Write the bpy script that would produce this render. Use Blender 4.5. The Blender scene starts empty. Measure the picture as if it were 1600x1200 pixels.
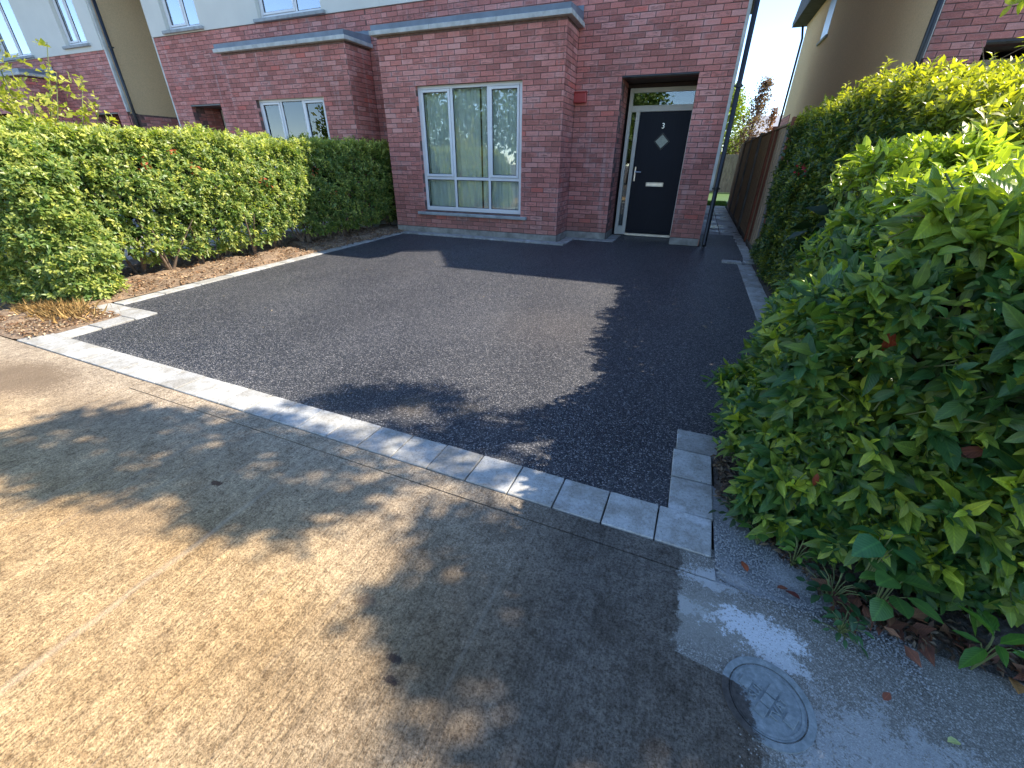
import bpy, bmesh, math, random
import numpy as np
from mathutils import Vector, Matrix, noise as mnoise
random.seed(7); rng = np.random.default_rng(11)
scene = bpy.context.scene
COL = scene.collection
R = math.radians

# ------------------------------------------------------------ camera, sky, sun, exposure
CAM_H = 1.27; PITCH = 0.49471; YAW = 0.37900; ROLL = 0.00855; FPX = 646.95
_f = Vector((-math.sin(YAW)*math.cos(PITCH), math.cos(YAW)*math.cos(PITCH), -math.sin(PITCH)))
_r = Vector((math.cos(YAW), math.sin(YAW), 0)); _u = _r.cross(_f)
_r2 = math.cos(ROLL)*_r + math.sin(ROLL)*_u; _u2 = -math.sin(ROLL)*_r + math.cos(ROLL)*_u
cam_d = bpy.data.cameras.new("camera"); cam = bpy.data.objects.new("camera", cam_d); COL.objects.link(cam)
cam.matrix_world = Matrix(((_r2.x, _u2.x, -_f.x, 0), (_r2.y, _u2.y, -_f.y, 0), (_r2.z, _u2.z, -_f.z, CAM_H), (0, 0, 0, 1)))
cam_d.sensor_width = 36.0; cam_d.lens = 36.0*FPX/1600.0; cam_d.clip_start = 0.05; cam_d.clip_end = 600
scene.camera = cam
SUNV = Vector((0.928, 0.504, 1.0))
SUN_EL = math.atan2(1.0, math.hypot(SUNV.x, SUNV.y)); SUN_AZ = math.atan2(SUNV.x, SUNV.y)
world = bpy.data.worlds.new("World"); scene.world = world; world.use_nodes = True
wn = world.node_tree.nodes; wl = world.node_tree.links
sky = wn.new("ShaderNodeTexSky"); sky.sky_type = 'NISHITA'; sky.sun_disc = False
sky.sun_elevation = SUN_EL; sky.sun_rotation = SUN_AZ; sky.air_density = 0.7; sky.dust_density = 0.0; sky.ozone_density = 2.0
wl.new(sky.outputs[0], wn['Background'].inputs[0]); wn['Background'].inputs[1].default_value = 0.15
sun_d = bpy.data.lights.new("sun", 'SUN'); sun_d.energy = 3.7; sun_d.angle = R(0.53); sun_d.color = (1.0, 0.90, 0.76)
sun = bpy.data.objects.new("sun", sun_d); COL.objects.link(sun)
sun.rotation_euler = SUNV.to_track_quat('Z', 'Y').to_euler(); sun.location = (6, 4, 12)
vs = scene.view_settings; vs.view_transform = 'Standard'; vs.look = 'None'; vs.gamma = 1.0; vs.use_curve_mapping = False
vs.exposure = 1.65

def cam_xy(p):                       # where a point lands in the 1600x1200 photograph, and its depth
    d = Vector(p) - Vector((0, 0, CAM_H)); c = d.dot(_f)
    if c < 1e-3: return (-9999, -9999, c)
    return (800+FPX*d.dot(_r2)/c, 600-FPX*d.dot(_u2)/c, c)

# ------------------------------------------------------------ helpers
def tag(o, label=None, cat=None, group=None, kind=None):
    if label: o['label'] = label
    if cat: o['category'] = cat
    if group: o['group'] = group
    if kind: o['kind'] = kind
    return o
def empty(name, loc=(0, 0, 0), parent=None, **k):
    o = bpy.data.objects.new(name, None); COL.objects.link(o); o.location = loc; o.empty_display_size = .1
    if parent: o.parent = parent
    return tag(o, **k)
def mesh_obj(name, me, parent=None, loc=None, **k):
    o = bpy.data.objects.new(name, me); COL.objects.link(o)
    if loc is not None: o.location = loc
    if parent is not None: o.parent = parent
    return tag(o, **k)
class MB:
    def __init__(s): s.v = []; s.f = []; s.uv = []; s.mi = []
    def quad(s, a, b, c, d, m=0):
        n = len(s.v); s.v += [a, b, c, d]; s.f.append((n, n+1, n+2, n+3)); s.mi.append(m)
    def poly(s, pts, m=0):
        n = len(s.v); s.v += list(pts); s.f.append(tuple(range(n, n+len(pts)))); s.mi.append(m)
    def box(s, x0, x1, y0, y1, z0, z1, bev=0.0, m=0, M=None):
        if bev <= 0:
            P = [(x0,y0,z0),(x1,y0,z0),(x1,y1,z0),(x0,y1,z0),(x0,y0,z1),(x1,y0,z1),(x1,y1,z1),(x0,y1,z1)]
            F = [(0,3,2,1),(4,5,6,7),(0,1,5,4),(1,2,6,5),(2,3,7,6),(3,0,4,7)]
        else:
            b = bev; P = []
            for sx, X, ix in ((-1,x0,1),(1,x1,-1)):
                for sy, Y, iy in ((-1,y0,1),(1,y1,-1)):
                    for sz, Z, iz in ((-1,z0,1),(1,z1,-1)):
                        P += [(X, Y+iy*b, Z+iz*b), (X+ix*b, Y, Z+iz*b), (X+ix*b, Y+iy*b, Z)]
            idx = lambda i, j, k, a: (i*4+j*2+k)*3+a
            F = [(idx(0,0,0,0),idx(0,0,1,0),idx(0,1,1,0),idx(0,1,0,0)), (idx(1,0,0,0),idx(1,1,0,0),idx(1,1,1,0),idx(1,0,1,0)),
                 (idx(0,0,0,1),idx(1,0,0,1),idx(1,0,1,1),idx(0,0,1,1)), (idx(0,1,0,1),idx(0,1,1,1),idx(1,1,1,1),idx(1,1,0,1)),
                 (idx(0,0,0,2),idx(0,1,0,2),idx(1,1,0,2),idx(1,0,0,2)), (idx(0,0,1,2),idx(1,0,1,2),idx(1,1,1,2),idx(0,1,1,2))]
            for j in (0,1):
                for k in (0,1): F.append((idx(0,j,k,1),idx(1,j,k,1),idx(1,j,k,2),idx(0,j,k,2)))
            for i in (0,1):
                for k in (0,1): F.append((idx(i,0,k,0),idx(i,1,k,0),idx(i,1,k,2),idx(i,0,k,2)))
            for i in (0,1):
                for j in (0,1): F.append((idx(i,j,0,0),idx(i,j,1,0),idx(i,j,1,1),idx(i,j,0,1)))
            for i in (0,1):
                for j in (0,1):
                    for k in (0,1): F.append((idx(i,j,k,0),idx(i,j,k,1),idx(i,j,k,2)))
        if M is not None: P = [tuple(M @ Vector(p)) for p in P]
        n = len(s.v); s.v += P
        for f in F: s.f.append(tuple(n+q for q in f)); s.mi.append(m)
    def tube(s, pts, rad, n=8, m=0, cap=True):
        pts = [Vector(p) for p in pts]; rings = []
        rad = [rad]*len(pts) if not hasattr(rad, '__len__') else rad
        ref = None
        for i, p in enumerate(pts):
            t = (pts[min(i+1, len(pts)-1)]-pts[max(i-1, 0)]).normalized()
            if ref is None: ref = Vector((0,0,1)) if abs(t.z) < .9 else Vector((1,0,0))
            a = t.cross(ref).normalized(); b = t.cross(a).normalized()
            base = len(s.v)
            for k in range(n):
                an = 2*math.pi*k/n; s.v.append(tuple(p+(a*math.cos(an)+b*math.sin(an))*rad[i]))
            rings.append(base)
        for i in range(len(rings)-1):
            for k in range(n):
                k2 = (k+1) % n; s.f.append((rings[i]+k, rings[i]+k2, rings[i+1]+k2, rings[i+1]+k)); s.mi.append(m)
        if cap:
            s.f.append(tuple(rings[0]+k for k in range(n))); s.mi.append(m)
            s.f.append(tuple(rings[-1]+k for k in reversed(range(n)))); s.mi.append(m)
    def build(s, name, mats, parent=None, smooth=False, fix=True, **k):
        me = bpy.data.meshes.new(name); me.from_pydata([tuple(p) for p in s.v], [], s.f)
        for mm in (mats if isinstance(mats, (list, tuple)) else [mats]): me.materials.append(mm)
        if len(set(s.mi)) > 1: me.polygons.foreach_set('material_index', s.mi)
        if fix:
            bm = bmesh.new(); bm.from_mesh(me); bmesh.ops.recalc_face_normals(bm, faces=bm.faces); bm.to_mesh(me); bm.free()
        if smooth: me.polygons.foreach_set('use_smooth', [True]*len(me.polygons))
        me.update()
        return mesh_obj(name, me, parent, **k)
def box_obj(name, x0, x1, y0, y1, z0, z1, mat, parent=None, bev=.004, **k):
    b = MB(); b.box(x0, x1, y0, y1, z0, z1, bev); return b.build(name, mat, parent, **k)

# ------------------------------------------------------------ materials
def new_mat(name):
    m = bpy.data.materials.new(name); m.use_nodes = True
    nt = m.node_tree; return m, nt.nodes, nt.links, nt.nodes['Principled BSDF']
def N(n, t, **k):
    q = n.new(t)
    for a, b in k.items():
        if a.startswith('i_'): q.inputs[a[2:]].default_value = b
        else: setattr(q, a, b)
    return q
def math_n(n, l, op, a, b=None, clamp=False):
    q = n.new('ShaderNodeMath'); q.operation = op; q.use_clamp = clamp
    for i, x in enumerate((a, b)):
        if x is None: continue
        if isinstance(x, (int, float)): q.inputs[i].default_value = x
        else: l.new(x, q.inputs[i])
    return q.outputs[0]
def ramp(n, l, fac, stops):
    q = n.new('ShaderNodeValToRGB'); e = q.color_ramp.elements
    while len(e) < len(stops): e.new(.5)
    for i, (p, c) in enumerate(stops): e[i].position = p; e[i].color = (*c, 1) if len(c) == 3 else c
    l.new(fac, q.inputs[0]); return q.outputs[0]
def mixc(n, l, fac, a, b, mode='MIX'):
    q = n.new('ShaderNodeMix'); q.data_type = 'RGBA'; q.blend_type = mode; q.clamp_factor = True
    for i, x in ((0, fac), (6, a), (7, b)):
        if isinstance(x, (int, float)): q.inputs[i].default_value = x
        elif isinstance(x, tuple): q.inputs[i].default_value = (*x, 1)
        else: l.new(x, q.inputs[i])
    return q.outputs[2]
def pos_n(n): return n.new('ShaderNodeNewGeometry').outputs['Position']
def vmul(n, l, v, s):
    q = n.new('ShaderNodeVectorMath'); q.operation = 'MULTIPLY'; l.new(v, q.inputs[0]); q.inputs[1].default_value = s; return q.outputs[0]
def noise_n(n, l, v, scale, detail=4, rough=.55, dist=0):
    q = N(n, 'ShaderNodeTexNoise', i_Scale=scale, i_Detail=detail, i_Roughness=rough, i_Distortion=dist); l.new(v, q.inputs['Vector']); return q.outputs[0]
def bump_n(n, l, h, strength, dist, nrm=None):
    q = N(n, 'ShaderNodeBump', i_Strength=strength, i_Distance=dist); l.new(h, q.inputs['Height'])
    if nrm: l.new(nrm, q.inputs['Normal'])
    return q.outputs[0]
def simple(name, col, rough=.6, metal=0, var=.12, scale=8, bump=0.0, bscale=60, spec=.5, coat=0):
    m, n, l, p = new_mat(name); v = pos_n(n)
    f = noise_n(n, l, v, scale, 5)
    c2 = tuple(c*(1-var) for c in col); c1 = tuple(min(1, c*(1+var)) for c in col)
    l.new(ramp(n, l, f, [(.3, c2), (.7, c1)]), p.inputs['Base Color'])
    p.inputs['Roughness'].default_value = rough; p.inputs['Metallic'].default_value = metal
    p.inputs['Specular IOR Level'].default_value = spec; p.inputs['Coat Weight'].default_value = coat
    if bump > 0: l.new(bump_n(n, l, noise_n(n, l, v, bscale, 4), bump, .004), p.inputs['Normal'])
    return m

def mat_brick():
    m, n, l, p = new_mat('red_brick'); v = pos_n(n)
    geo = n.new('ShaderNodeNewGeometry'); oi = n.new('ShaderNodeObjectInfo')
    rnd = math_n(n, l, 'FRACT', math_n(n, l, 'ADD', geo.outputs['Random Per Island'], oi.outputs['Random']))
    base = ramp(n, l, rnd, [(0, (.36,.115,.085)), (.18, (.50,.165,.125)), (.45, (.62,.21,.16)), (.75, (.70,.275,.22)), (.93, (.74,.36,.30)), (1, (.68,.14,.09))])
    uv = n.new('ShaderNodeUVMap'); sx = n.new('ShaderNodeSeparateXYZ'); l.new(uv.outputs[0], sx.inputs[0])
    du = math_n(n, l, 'ABSOLUTE', math_n(n, l, 'SUBTRACT', sx.outputs[0], .5)); dv = math_n(n, l, 'ABSOLUTE', math_n(n, l, 'SUBTRACT', sx.outputs[1], .5))
    edge = math_n(n, l, 'MAXIMUM', math_n(n, l, 'POWER', math_n(n, l, 'MULTIPLY', du, 2), 4), math_n(n, l, 'POWER', math_n(n, l, 'MULTIPLY', dv, 2), 3))
    cen = math_n(n, l, 'SUBTRACT', 1, edge, True)
    sm = noise_n(n, l, vmul(n, l, v, (9, 9, 38)), 1.0, 5, .7)
    smk = ramp(n, l, sm, [(.46, (0,0,0)), (.58, (1,1,1))])
    r2 = math_n(n, l, 'FRACT', math_n(n, l, 'MULTIPLY', rnd, 17.3))
    amt = math_n(n, l, 'MULTIPLY', math_n(n, l, 'MULTIPLY', smk, cen), math_n(n, l, 'MULTIPLY', r2, .95))
    c = mixc(n, l, amt, base, (.16,.075,.055))
    fine = noise_n(n, l, v, 95, 4, .7)
    c = mixc(n, l, .30, c, ramp(n, l, fine, [(.3, (.20,.08,.065)), (.5, (.45,.18,.155)), (.72, (.68,.42,.38))]))
    pale = ramp(n, l, noise_n(n, l, v, 2.2, 5, .65), [(.50, (0,0,0)), (.72, (1,1,1))])
    c = mixc(n, l, math_n(n, l, 'MULTIPLY', math_n(n, l, 'MULTIPLY', pale, edge), .6), c, (.66,.52,.49))
    sz = n.new('ShaderNodeSeparateXYZ'); l.new(v, sz.inputs[0])
    low = math_n(n, l, 'MULTIPLY', math_n(n, l, 'SUBTRACT', 1, math_n(n, l, 'DIVIDE', sz.outputs[2], .5), True), noise_n(n, l, v, 3, 4))
    c = mixc(n, l, math_n(n, l, 'MULTIPLY', low, .6), c, (.25,.20,.155))
    big = noise_n(n, l, v, .9, 5, .6)
    c = mixc(n, l, 1.0, c, ramp(n, l, big, [(.3, (.80,.78,.77)), (.5, (1,1,1)), (.7, (1.14,1.12,1.12))]), 'MULTIPLY')
    run = noise_n(n, l, vmul(n, l, v, (7, 7, .5)), 1, 4, .6)
    c = mixc(n, l, math_n(n, l, 'MULTIPLY', ramp(n, l, run, [(.58, (0,0,0)), (.72, (1,1,1))]), .28), c, (.62,.50,.46))
    l.new(c, p.inputs['Base Color']); p.inputs['Roughness'].default_value = .82
    hgt = math_n(n, l, 'ADD', noise_n(n, l, vmul(n, l, v, (60, 60, 110)), 1, 5, .7), math_n(n, l, 'MULTIPLY', smk, -.25))
    l.new(bump_n(n, l, hgt, .55, .004), p.inputs['Normal']); return m
M_brick = mat_brick()
M_mortar = simple('mortar', (.17,.105,.09), .95, var=.4, scale=16, bump=.6, bscale=160)

def mat_tarmac():
    m, n, l, p = new_mat('tarmac'); v = pos_n(n)
    vo = N(n, 'ShaderNodeTexVoronoi', i_Scale=165.0, i_Randomness=1.0); l.new(v, vo.inputs['Vector'])
    vo2 = N(n, 'ShaderNodeTexVoronoi', i_Scale=380.0, i_Randomness=1.0); l.new(v, vo2.inputs['Vector'])
    cs = n.new('ShaderNodeSeparateColor'); l.new(vo.outputs['Color'], cs.inputs[0])
    c = ramp(n, l, cs.outputs[0], [(0, (.006,.009,.016)), (.38, (.016,.021,.032)), (.68, (.054,.056,.066)), (.9, (.15,.147,.148)), (1, (.34,.325,.32))])
    dust = ramp(n, l, noise_n(n, l, v, 1.1, 5, .6), [(.45, (0,0,0)), (.8, (1,1,1))])
    cs2 = n.new('ShaderNodeSeparateColor'); l.new(vo2.outputs['Color'], cs2.inputs[0])
    c = mixc(n, l, math_n(n, l, 'MULTIPLY', dust, math_n(n, l, 'MULTIPLY', cs2.outputs[1], .25)), c, (.15,.14,.125))
    # pale dust trodden in along the front kerb and at two places on the mat
    sx = n.new('ShaderNodeSeparateXYZ'); l.new(v, sx.inputs[0])
    ed = math_n(n, l, 'SUBTRACT', 1, math_n(n, l, 'DIVIDE', math_n(n, l, 'SUBTRACT', sx.outputs[1], 1.42), .22), True)
    em = math_n(n, l, 'MULTIPLY', ed, ramp(n, l, noise_n(n, l, v, 5, 5, .7), [(.45, (0,0,0)), (.75, (1,1,1))]))
    c = mixc(n, l, math_n(n, l, 'MULTIPLY', em, .35), c, (.19,.185,.175))
    def spot(cx, cy, r, col, a):
        nonlocal c
        d = N(n, 'ShaderNodeVectorMath', operation='DISTANCE'); l.new(v, d.inputs[0]); d.inputs[1].default_value = (cx, cy, 0)
        k = math_n(n, l, 'SUBTRACT', 1, math_n(n, l, 'DIVIDE', d.outputs['Value'], r), True)
        c = mixc(n, l, math_n(n, l, 'MULTIPLY', math_n(n, l, 'MULTIPLY', k, cs2.outputs[0]), a), c, col)
    spot(-1.30, 1.72, .16, (.30,.22,.12), .5); spot(-1.0, 1.8, .12, (.3,.22,.11), .3); spot(-.9, 3.3, .7, (.16,.125,.10), .35)
    wear = noise_n(n, l, vmul(n, l, v, (1.4, .55, 1)), 1, 5, .6)
    c = mixc(n, l, 1.0, c, ramp(n, l, wear, [(.3, (.80,.80,.82)), (.5, (1,1,1)), (.7, (1.22,1.21,1.2))]), 'MULTIPLY')
    l.new(c, p.inputs['Base Color'])
    l.new(ramp(n, l, cs.outputs[1], [(0, (.38,)*3), (1, (.62,)*3)]), p.inputs['Roughness']); p.inputs['Specular IOR Level'].default_value = .45
    h = math_n(n, l, 'SUBTRACT', math_n(n, l, 'MULTIPLY', cs.outputs[2], .9), math_n(n, l, 'MULTIPLY', vo.outputs['Distance'], 1.3))
    h = math_n(n, l, 'ADD', h, math_n(n, l, 'MULTIPLY', noise_n(n, l, v, 3.0, 3), .6))
    l.new(bump_n(n, l, h, .9, .0045), p.inputs['Normal']); return m
M_tarmac = mat_tarmac()

def wet_edge(n, l, v):
    """0 left of the ragged edge between old brown concrete and the pale lime-splashed strip, 1 right of it"""
    sx = n.new('ShaderNodeSeparateXYZ'); l.new(v, sx.inputs[0])
    cr = n.new('ShaderNodeFloatCurve'); cu = cr.mapping.curves[0]
    pts = [(0, .62), (.25, .50), (.315, .40), (.355, .395), (.375, .395), (.403, .375), (.416, .20), (.48, .19), (.62, .20), (.66, .0), (1, .0)]  # y/2 -> x
    while len(cu.points) < len(pts): cu.points.new(.5, .5)
    for i, q in enumerate(pts): cu.points[i].location = q; cu.points[i].handle_type = 'VECTOR'
    cr.mapping.update()
    l.new(math_n(n, l, 'DIVIDE', sx.outputs[1], 2.0, True), cr.inputs['Value'])
    nz = math_n(n, l, 'MULTIPLY', math_n(n, l, 'SUBTRACT', noise_n(n, l, v, 10, 9, .78), .5), .20)
    d = math_n(n, l, 'ADD', math_n(n, l, 'SUBTRACT', sx.outputs[0], cr.outputs[0]), nz)
    return ramp(n, l, math_n(n, l, 'ADD', math_n(n, l, 'MULTIPLY', d, 90), .5, True), [(0, (0,0,0)), (1, (1,1,1))]), sx
def mat_concrete():
    m, n, l, p = new_mat('path_concrete'); v = pos_n(n)
    right, sx = wet_edge(n, l, v)
    broom = noise_n(n, l, vmul(n, l, v, (75, 5, 1)), 1, 5, .62, .25)
    mott = noise_n(n, l, v, 2.6, 6, .62); grit = noise_n(n, l, v, 120, 3, .75)
    vo = N(n, 'ShaderNodeTexVoronoi', i_Scale=330.0); l.new(v, vo.inputs['Vector']); cs = n.new('ShaderNodeSeparateColor'); l.new(vo.outputs['Color'], cs.inputs[0])
    tan = ramp(n, l, mott, [(.25, (.33,.215,.10)), (.5, (.43,.295,.15)), (.75, (.51,.37,.205))])
    px = math_n(n, l, 'MULTIPLY', math_n(n, l, 'SUBTRACT', sx.outputs[1], .55), 1.5, True)
    tan = mixc(n, l, math_n(n, l, 'MULTIPLY', px, .6), tan, (.40,.365,.31))
    # darker and greyer to the right, partly shade painted in, paler near the kerb
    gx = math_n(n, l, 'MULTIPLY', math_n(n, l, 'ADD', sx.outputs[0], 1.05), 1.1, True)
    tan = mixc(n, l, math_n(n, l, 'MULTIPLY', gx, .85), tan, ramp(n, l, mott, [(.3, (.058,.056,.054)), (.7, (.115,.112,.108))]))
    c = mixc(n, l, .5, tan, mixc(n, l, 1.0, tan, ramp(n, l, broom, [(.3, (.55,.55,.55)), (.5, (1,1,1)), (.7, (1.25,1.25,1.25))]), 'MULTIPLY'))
    c = mixc(n, l, 1.0, c, ramp(n, l, grit, [(.32, (.50,.47,.42)), (.5, (1,1,1)), (.68, (1.45,1.45,1.45))]), 'MULTIPLY')
    mid = noise_n(n, l, v, 34, 5, .75, .3)
    c = mixc(n, l, 1.0, c, ramp(n, l, mid, [(.34, (.62,.58,.54)), (.48, (1,1,1)), (.66, (1.28,1.28,1.25))]), 'MULTIPLY')
    c = mixc(n, l, math_n(n, l, 'MULTIPLY', math_n(n, l, 'GREATER_THAN', cs.outputs[0], .86), .75), c, mixc(n, l, 1.0, c, (.55,.50,.45), 'MULTIPLY'))
    w2 = noise_n(n, l, v, 6.5, 7, .72, .6)
    c = mixc(n, l, 1.0, c, ramp(n, l, w2, [(.32, (.68,.66,.64)), (.5, (1,1,1)), (.66, (1.2,1.19,1.18))]), 'MULTIPLY')
    pit = N(n, 'ShaderNodeTexVoronoi', i_Scale=26.0); l.new(v, pit.inputs['Vector'])
    c = mixc(n, l, math_n(n, l, 'MULTIPLY', math_n(n, l, 'LESS_THAN', math_n(n, l, 'ADD', pit.outputs['Distance'], math_n(n, l, 'MULTIPLY', grit, .12)), .13), .65), c, (.07,.055,.045))
    dk = ramp(n, l, noise_n(n, l, vmul(n, l, v, (5, 2.2, 1)), 1, 6, .7), [(.55, (0,0,0)), (.75, (1,1,1))])
    c = mixc(n, l, math_n(n, l, 'MULTIPLY', dk, .42), c, (.12,.088,.06))
    # trowel streaks
    st = noise_n(n, l, vmul(n, l, v, (16, .7, 1)), 1, 4, .6, .5)
    c = mixc(n, l, math_n(n, l, 'MULTIPLY', ramp(n, l, st, [(.60, (0,0,0)), (.68, (1,1,1))]), .16), c, (.50,.43,.33))
    tr = math_n(n, l, 'ABSOLUTE', math_n(n, l, 'ADD', math_n(n, l, 'ADD', sx.outputs[0], math_n(n, l, 'MULTIPLY', math_n(n, l, 'SUBTRACT', noise_n(n, l, v, 3, 3), .5), .06)), 1.49))
    c = mixc(n, l, math_n(n, l, 'MULTIPLY', math_n(n, l, 'SUBTRACT', 1, math_n(n, l, 'DIVIDE', tr, .020), True), .4), c, (.52,.42,.30))
    # brown puddle stain on the left slab
    sc = n.new('ShaderNodeVectorMath'); sc.operation = 'MULTIPLY'; l.new(v, sc.inputs[0]); sc.inputs[1].default_value = (1, 2.2, 0)
    spk = noise_n(n, l, v, 75, 5, .8); spl = noise_n(n, l, v, 14, 4, .7)
    def splash(cx, cy, r, col, a, bias=0.0):
        nonlocal c
        d = N(n, 'ShaderNodeVectorMath', operation='DISTANCE'); l.new(sc.outputs[0], d.inputs[0]); d.inputs[1].default_value = (cx, cy*2.2, 0)
        k = math_n(n, l, 'SUBTRACT', 1, math_n(n, l, 'DIVIDE', d.outputs['Value'], r))
        k = math_n(n, l, 'ADD', math_n(n, l, 'ADD', k, math_n(n, l, 'MULTIPLY', math_n(n, l, 'SUBTRACT', spk, .5), 2.2)), math_n(n, l, 'MULTIPLY', math_n(n, l, 'SUBTRACT', spl, .5), 2.0))
        k = math_n(n, l, 'MULTIPLY', math_n(n, l, 'SUBTRACT', k, .35-bias), 5, True)
        c = mixc(n, l, math_n(n, l, 'MULTIPLY', k, a), c, col)
    def stain(cx, cy, r, col, a, hard=2.0, wob=.5):
        nonlocal c
        d = N(n, 'ShaderNodeVectorMath', operation='DISTANCE'); l.new(sc.outputs[0], d.inputs[0]); d.inputs[1].default_value = (cx, cy*2.2, 0)
        dd = math_n(n, l, 'ADD', math_n(n, l, 'DIVIDE', d.outputs['Value'], r), math_n(n, l, 'ADD', math_n(n, l, 'MULTIPLY', math_n(n, l, 'SUBTRACT', mott, .5), wob), math_n(n, l, 'MULTIPLY', math_n(n, l, 'SUBTRACT', spk, .5), 2.4)))
        k = math_n(n, l, 'MULTIPLY', math_n(n, l, 'SUBTRACT', 1, dd, True), hard, True)
        c = mixc(n, l, math_n(n, l, 'MULTIPLY', k, a), c, col)
    stain(-3.85, 1.05, .55, (.17,.12,.075), .8, 2); stain(-2.95, .98, .4, (.2,.15,.1), .4, 2)
    stain(-.560, .505, .030, (.03,.02,.02), .85, 3, .4); stain(-.535, .455, .028, (.03,.02,.02), .8, 3, .4); stain(-1.735, .82, .035, (.10,.05,.03), .9, 4, .3)
    stain(-.75, .62, .05, (.12,.08,.06), .5, 3); stain(-1.9, .55, .3, (.2,.14,.085), .45, 2)
    # right hand strip: exposed pale grit with lime splashes
    rt = ramp(n, l, cs.outputs[1], [(0, (.095,.088,.076)), (.5, (.215,.203,.178)), (.8, (.35,.335,.30)), (1, (.70,.68,.63))])
    rt = mixc(n, l, .45, rt, ramp(n, l, noise_n(n, l, v, 9, 6, .7), [(.3, (.165,.152,.125)), (.7, (.35,.33,.285))]))
    keep = c; c = rt
    stain(.28, .98, .30, (.33,.315,.27), .75, 1.5, 1); splash(.425, .99, .17, (.76,.78,.79), .95, .15); splash(.30, 1.13, .16, (.60,.61,.60), .7); splash(.47, .93, .12, (.70,.72,.72), .8); splash(.7, .75, .5, (.5,.51,.5), .6, -.1); splash(.22, 1.0, .14, (.55,.55,.52), .6)
    rt = c
    # grey mortar sand spilled beside the kerb end
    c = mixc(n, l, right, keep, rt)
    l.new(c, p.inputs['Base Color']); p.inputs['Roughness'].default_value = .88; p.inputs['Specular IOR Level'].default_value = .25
    h = math_n(n, l, 'ADD', math_n(n, l, 'MULTIPLY', broom, 1.0), math_n(n, l, 'ADD', math_n(n, l, 'MULTIPLY', grit, .7), math_n(n, l, 'MULTIPLY', cs.outputs[2], .35)))
    l.new(bump_n(n, l, h, 1.0, .007), p.inputs['Normal']); return m
M_conc = mat_concrete()

def mat_kerb():
    m, n, l, p = new_mat('kerb_concrete'); v = pos_n(n); oi = n.new('ShaderNodeObjectInfo')
    c = ramp(n, l, oi.outputs['Random'], [(0, (.34,.34,.325)), (1, (.46,.465,.445))])
    sm = ramp(n, l, noise_n(n, l, v, 7, 6, .7), [(.42, (0,0,0)), (.60, (1,1,1))])
    c = mixc(n, l, math_n(n, l, 'MULTIPLY', sm, .6), c, (.215,.195,.155))
    c = mixc(n, l, ramp(n, l, noise_n(n, l, v, 4, 5, .6), [(.58, (0,0,0)), (.68, (1,1,1))]), c, (.54,.55,.55))
    vo = N(n, 'ShaderNodeTexVoronoi', i_Scale=48.0); l.new(v, vo.inputs['Vector'])
    c = mixc(n, l, math_n(n, l, 'LESS_THAN', vo.outputs['Distance'], .10), c, (.13,.12,.11))
    c = mixc(n, l, 1.0, c, ramp(n, l, noise_n(n, l, v, 85, 5, .8), [(.33, (.66,.65,.62)), (.5, (1,1,1)), (.68, (1.22,1.22,1.2))]), 'MULTIPLY')
    l.new(c, p.inputs['Base Color']); p.inputs['Roughness'].default_value = .85
    l.new(bump_n(n, l, noise_n(n, l, v, 140, 4, .7), .5, .002), p.inputs['Normal']); return m
M_kerb = mat_kerb()

def mat_soil(name, a, b, c3, sc=26):
    m, n, l, p = new_mat(name); v = pos_n(n)
    c = ramp(n, l, noise_n(n, l, v, sc, 6, .75), [(.3, a), (.5, b), (.7, c3)])
    l.new(c, p.inputs['Base Color']); p.inputs['Roughness'].default_value = .95
    l.new(bump_n(n, l, noise_n(n, l, v, sc*1.7, 6, .75), 1.0, .02*26/sc), p.inputs['Normal']); return m
M_soil = mat_soil('bark_soil', (.10,.065,.042), (.24,.165,.105), (.42,.31,.20))
M_dirt = mat_soil('grey_dirt', (.05,.04,.032), (.11,.09,.072), (.20,.175,.15))
M_sand = mat_soil('mortar_sand', (.20,.20,.195), (.32,.325,.32), (.48,.48,.47), 130)

def mat_render(name, col, bump=1.0, sc=75):
    m, n, l, p = new_mat(name); v = pos_n(n)
    f = noise_n(n, l, v, sc, 3, .8); g = noise_n(n, l, v, .9, 4, .6)
    c = mixc(n, l, .45, col, ramp(n, l, f, [(.35, tuple(x*.62 for x in col)), (.65, tuple(min(1, x*1.25) for x in col))]))
    c = mixc(n, l, math_n(n, l, 'MULTIPLY', g, .3), c, tuple(x*.72 for x in col))
    l.new(c, p.inputs['Base Color']); p.inputs['Roughness'].default_value = .92
    l.new(bump_n(n, l, f, bump, .008), p.inputs['Normal']); return m
M_dash = mat_render('beige_roughcast', (.80,.57,.31), 1.0, 60)
M_cream = simple('cream_render', (.70,.69,.60), .9, var=.04, scale=2, bump=.15, bscale=120)
M_strip = simple('pale_render_edge', (.62,.62,.55), .9, var=.2, scale=5, bump=.2)
M_plinth = simple('grey_plinth_render', (.30,.285,.25), .92, var=.35, scale=7, bump=.3, bscale=80)
M_slab = simple('grey_stone_slab', (.50,.51,.47), .85, var=.22, scale=9, bump=.3, bscale=120)
M_sill = simple('grey_cast_sill', (.36,.38,.37), .8, var=.25, scale=9, bump=.3, bscale=120)
M_lead = simple('lead_sheet', (.17,.21,.25), .5, var=.2, scale=4, bump=.15, bscale=14)
M_upvc = simple('white_frame', (.80,.80,.78), .35, var=.03, scale=2)
M_door_frame = simple('putty_door_frame', (.74,.72,.61), .45, var=.05, scale=2)
M_gasket = simple('black_gasket', (.02,.02,.022), .6)
M_black = simple('black_plastic', (.016,.019,.024), .33, var=.3, scale=6)
M_dark = simple('dark_interior', (.018,.018,.02), .9)  # near-black colour stands in for the shade inside unseen rooms
M_soffit = simple('brown_soffit', (.05,.03,.022), .6)
M_steel = simple('brushed_steel', (.62,.62,.60), .28, metal=1.0, var=.08)
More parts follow.
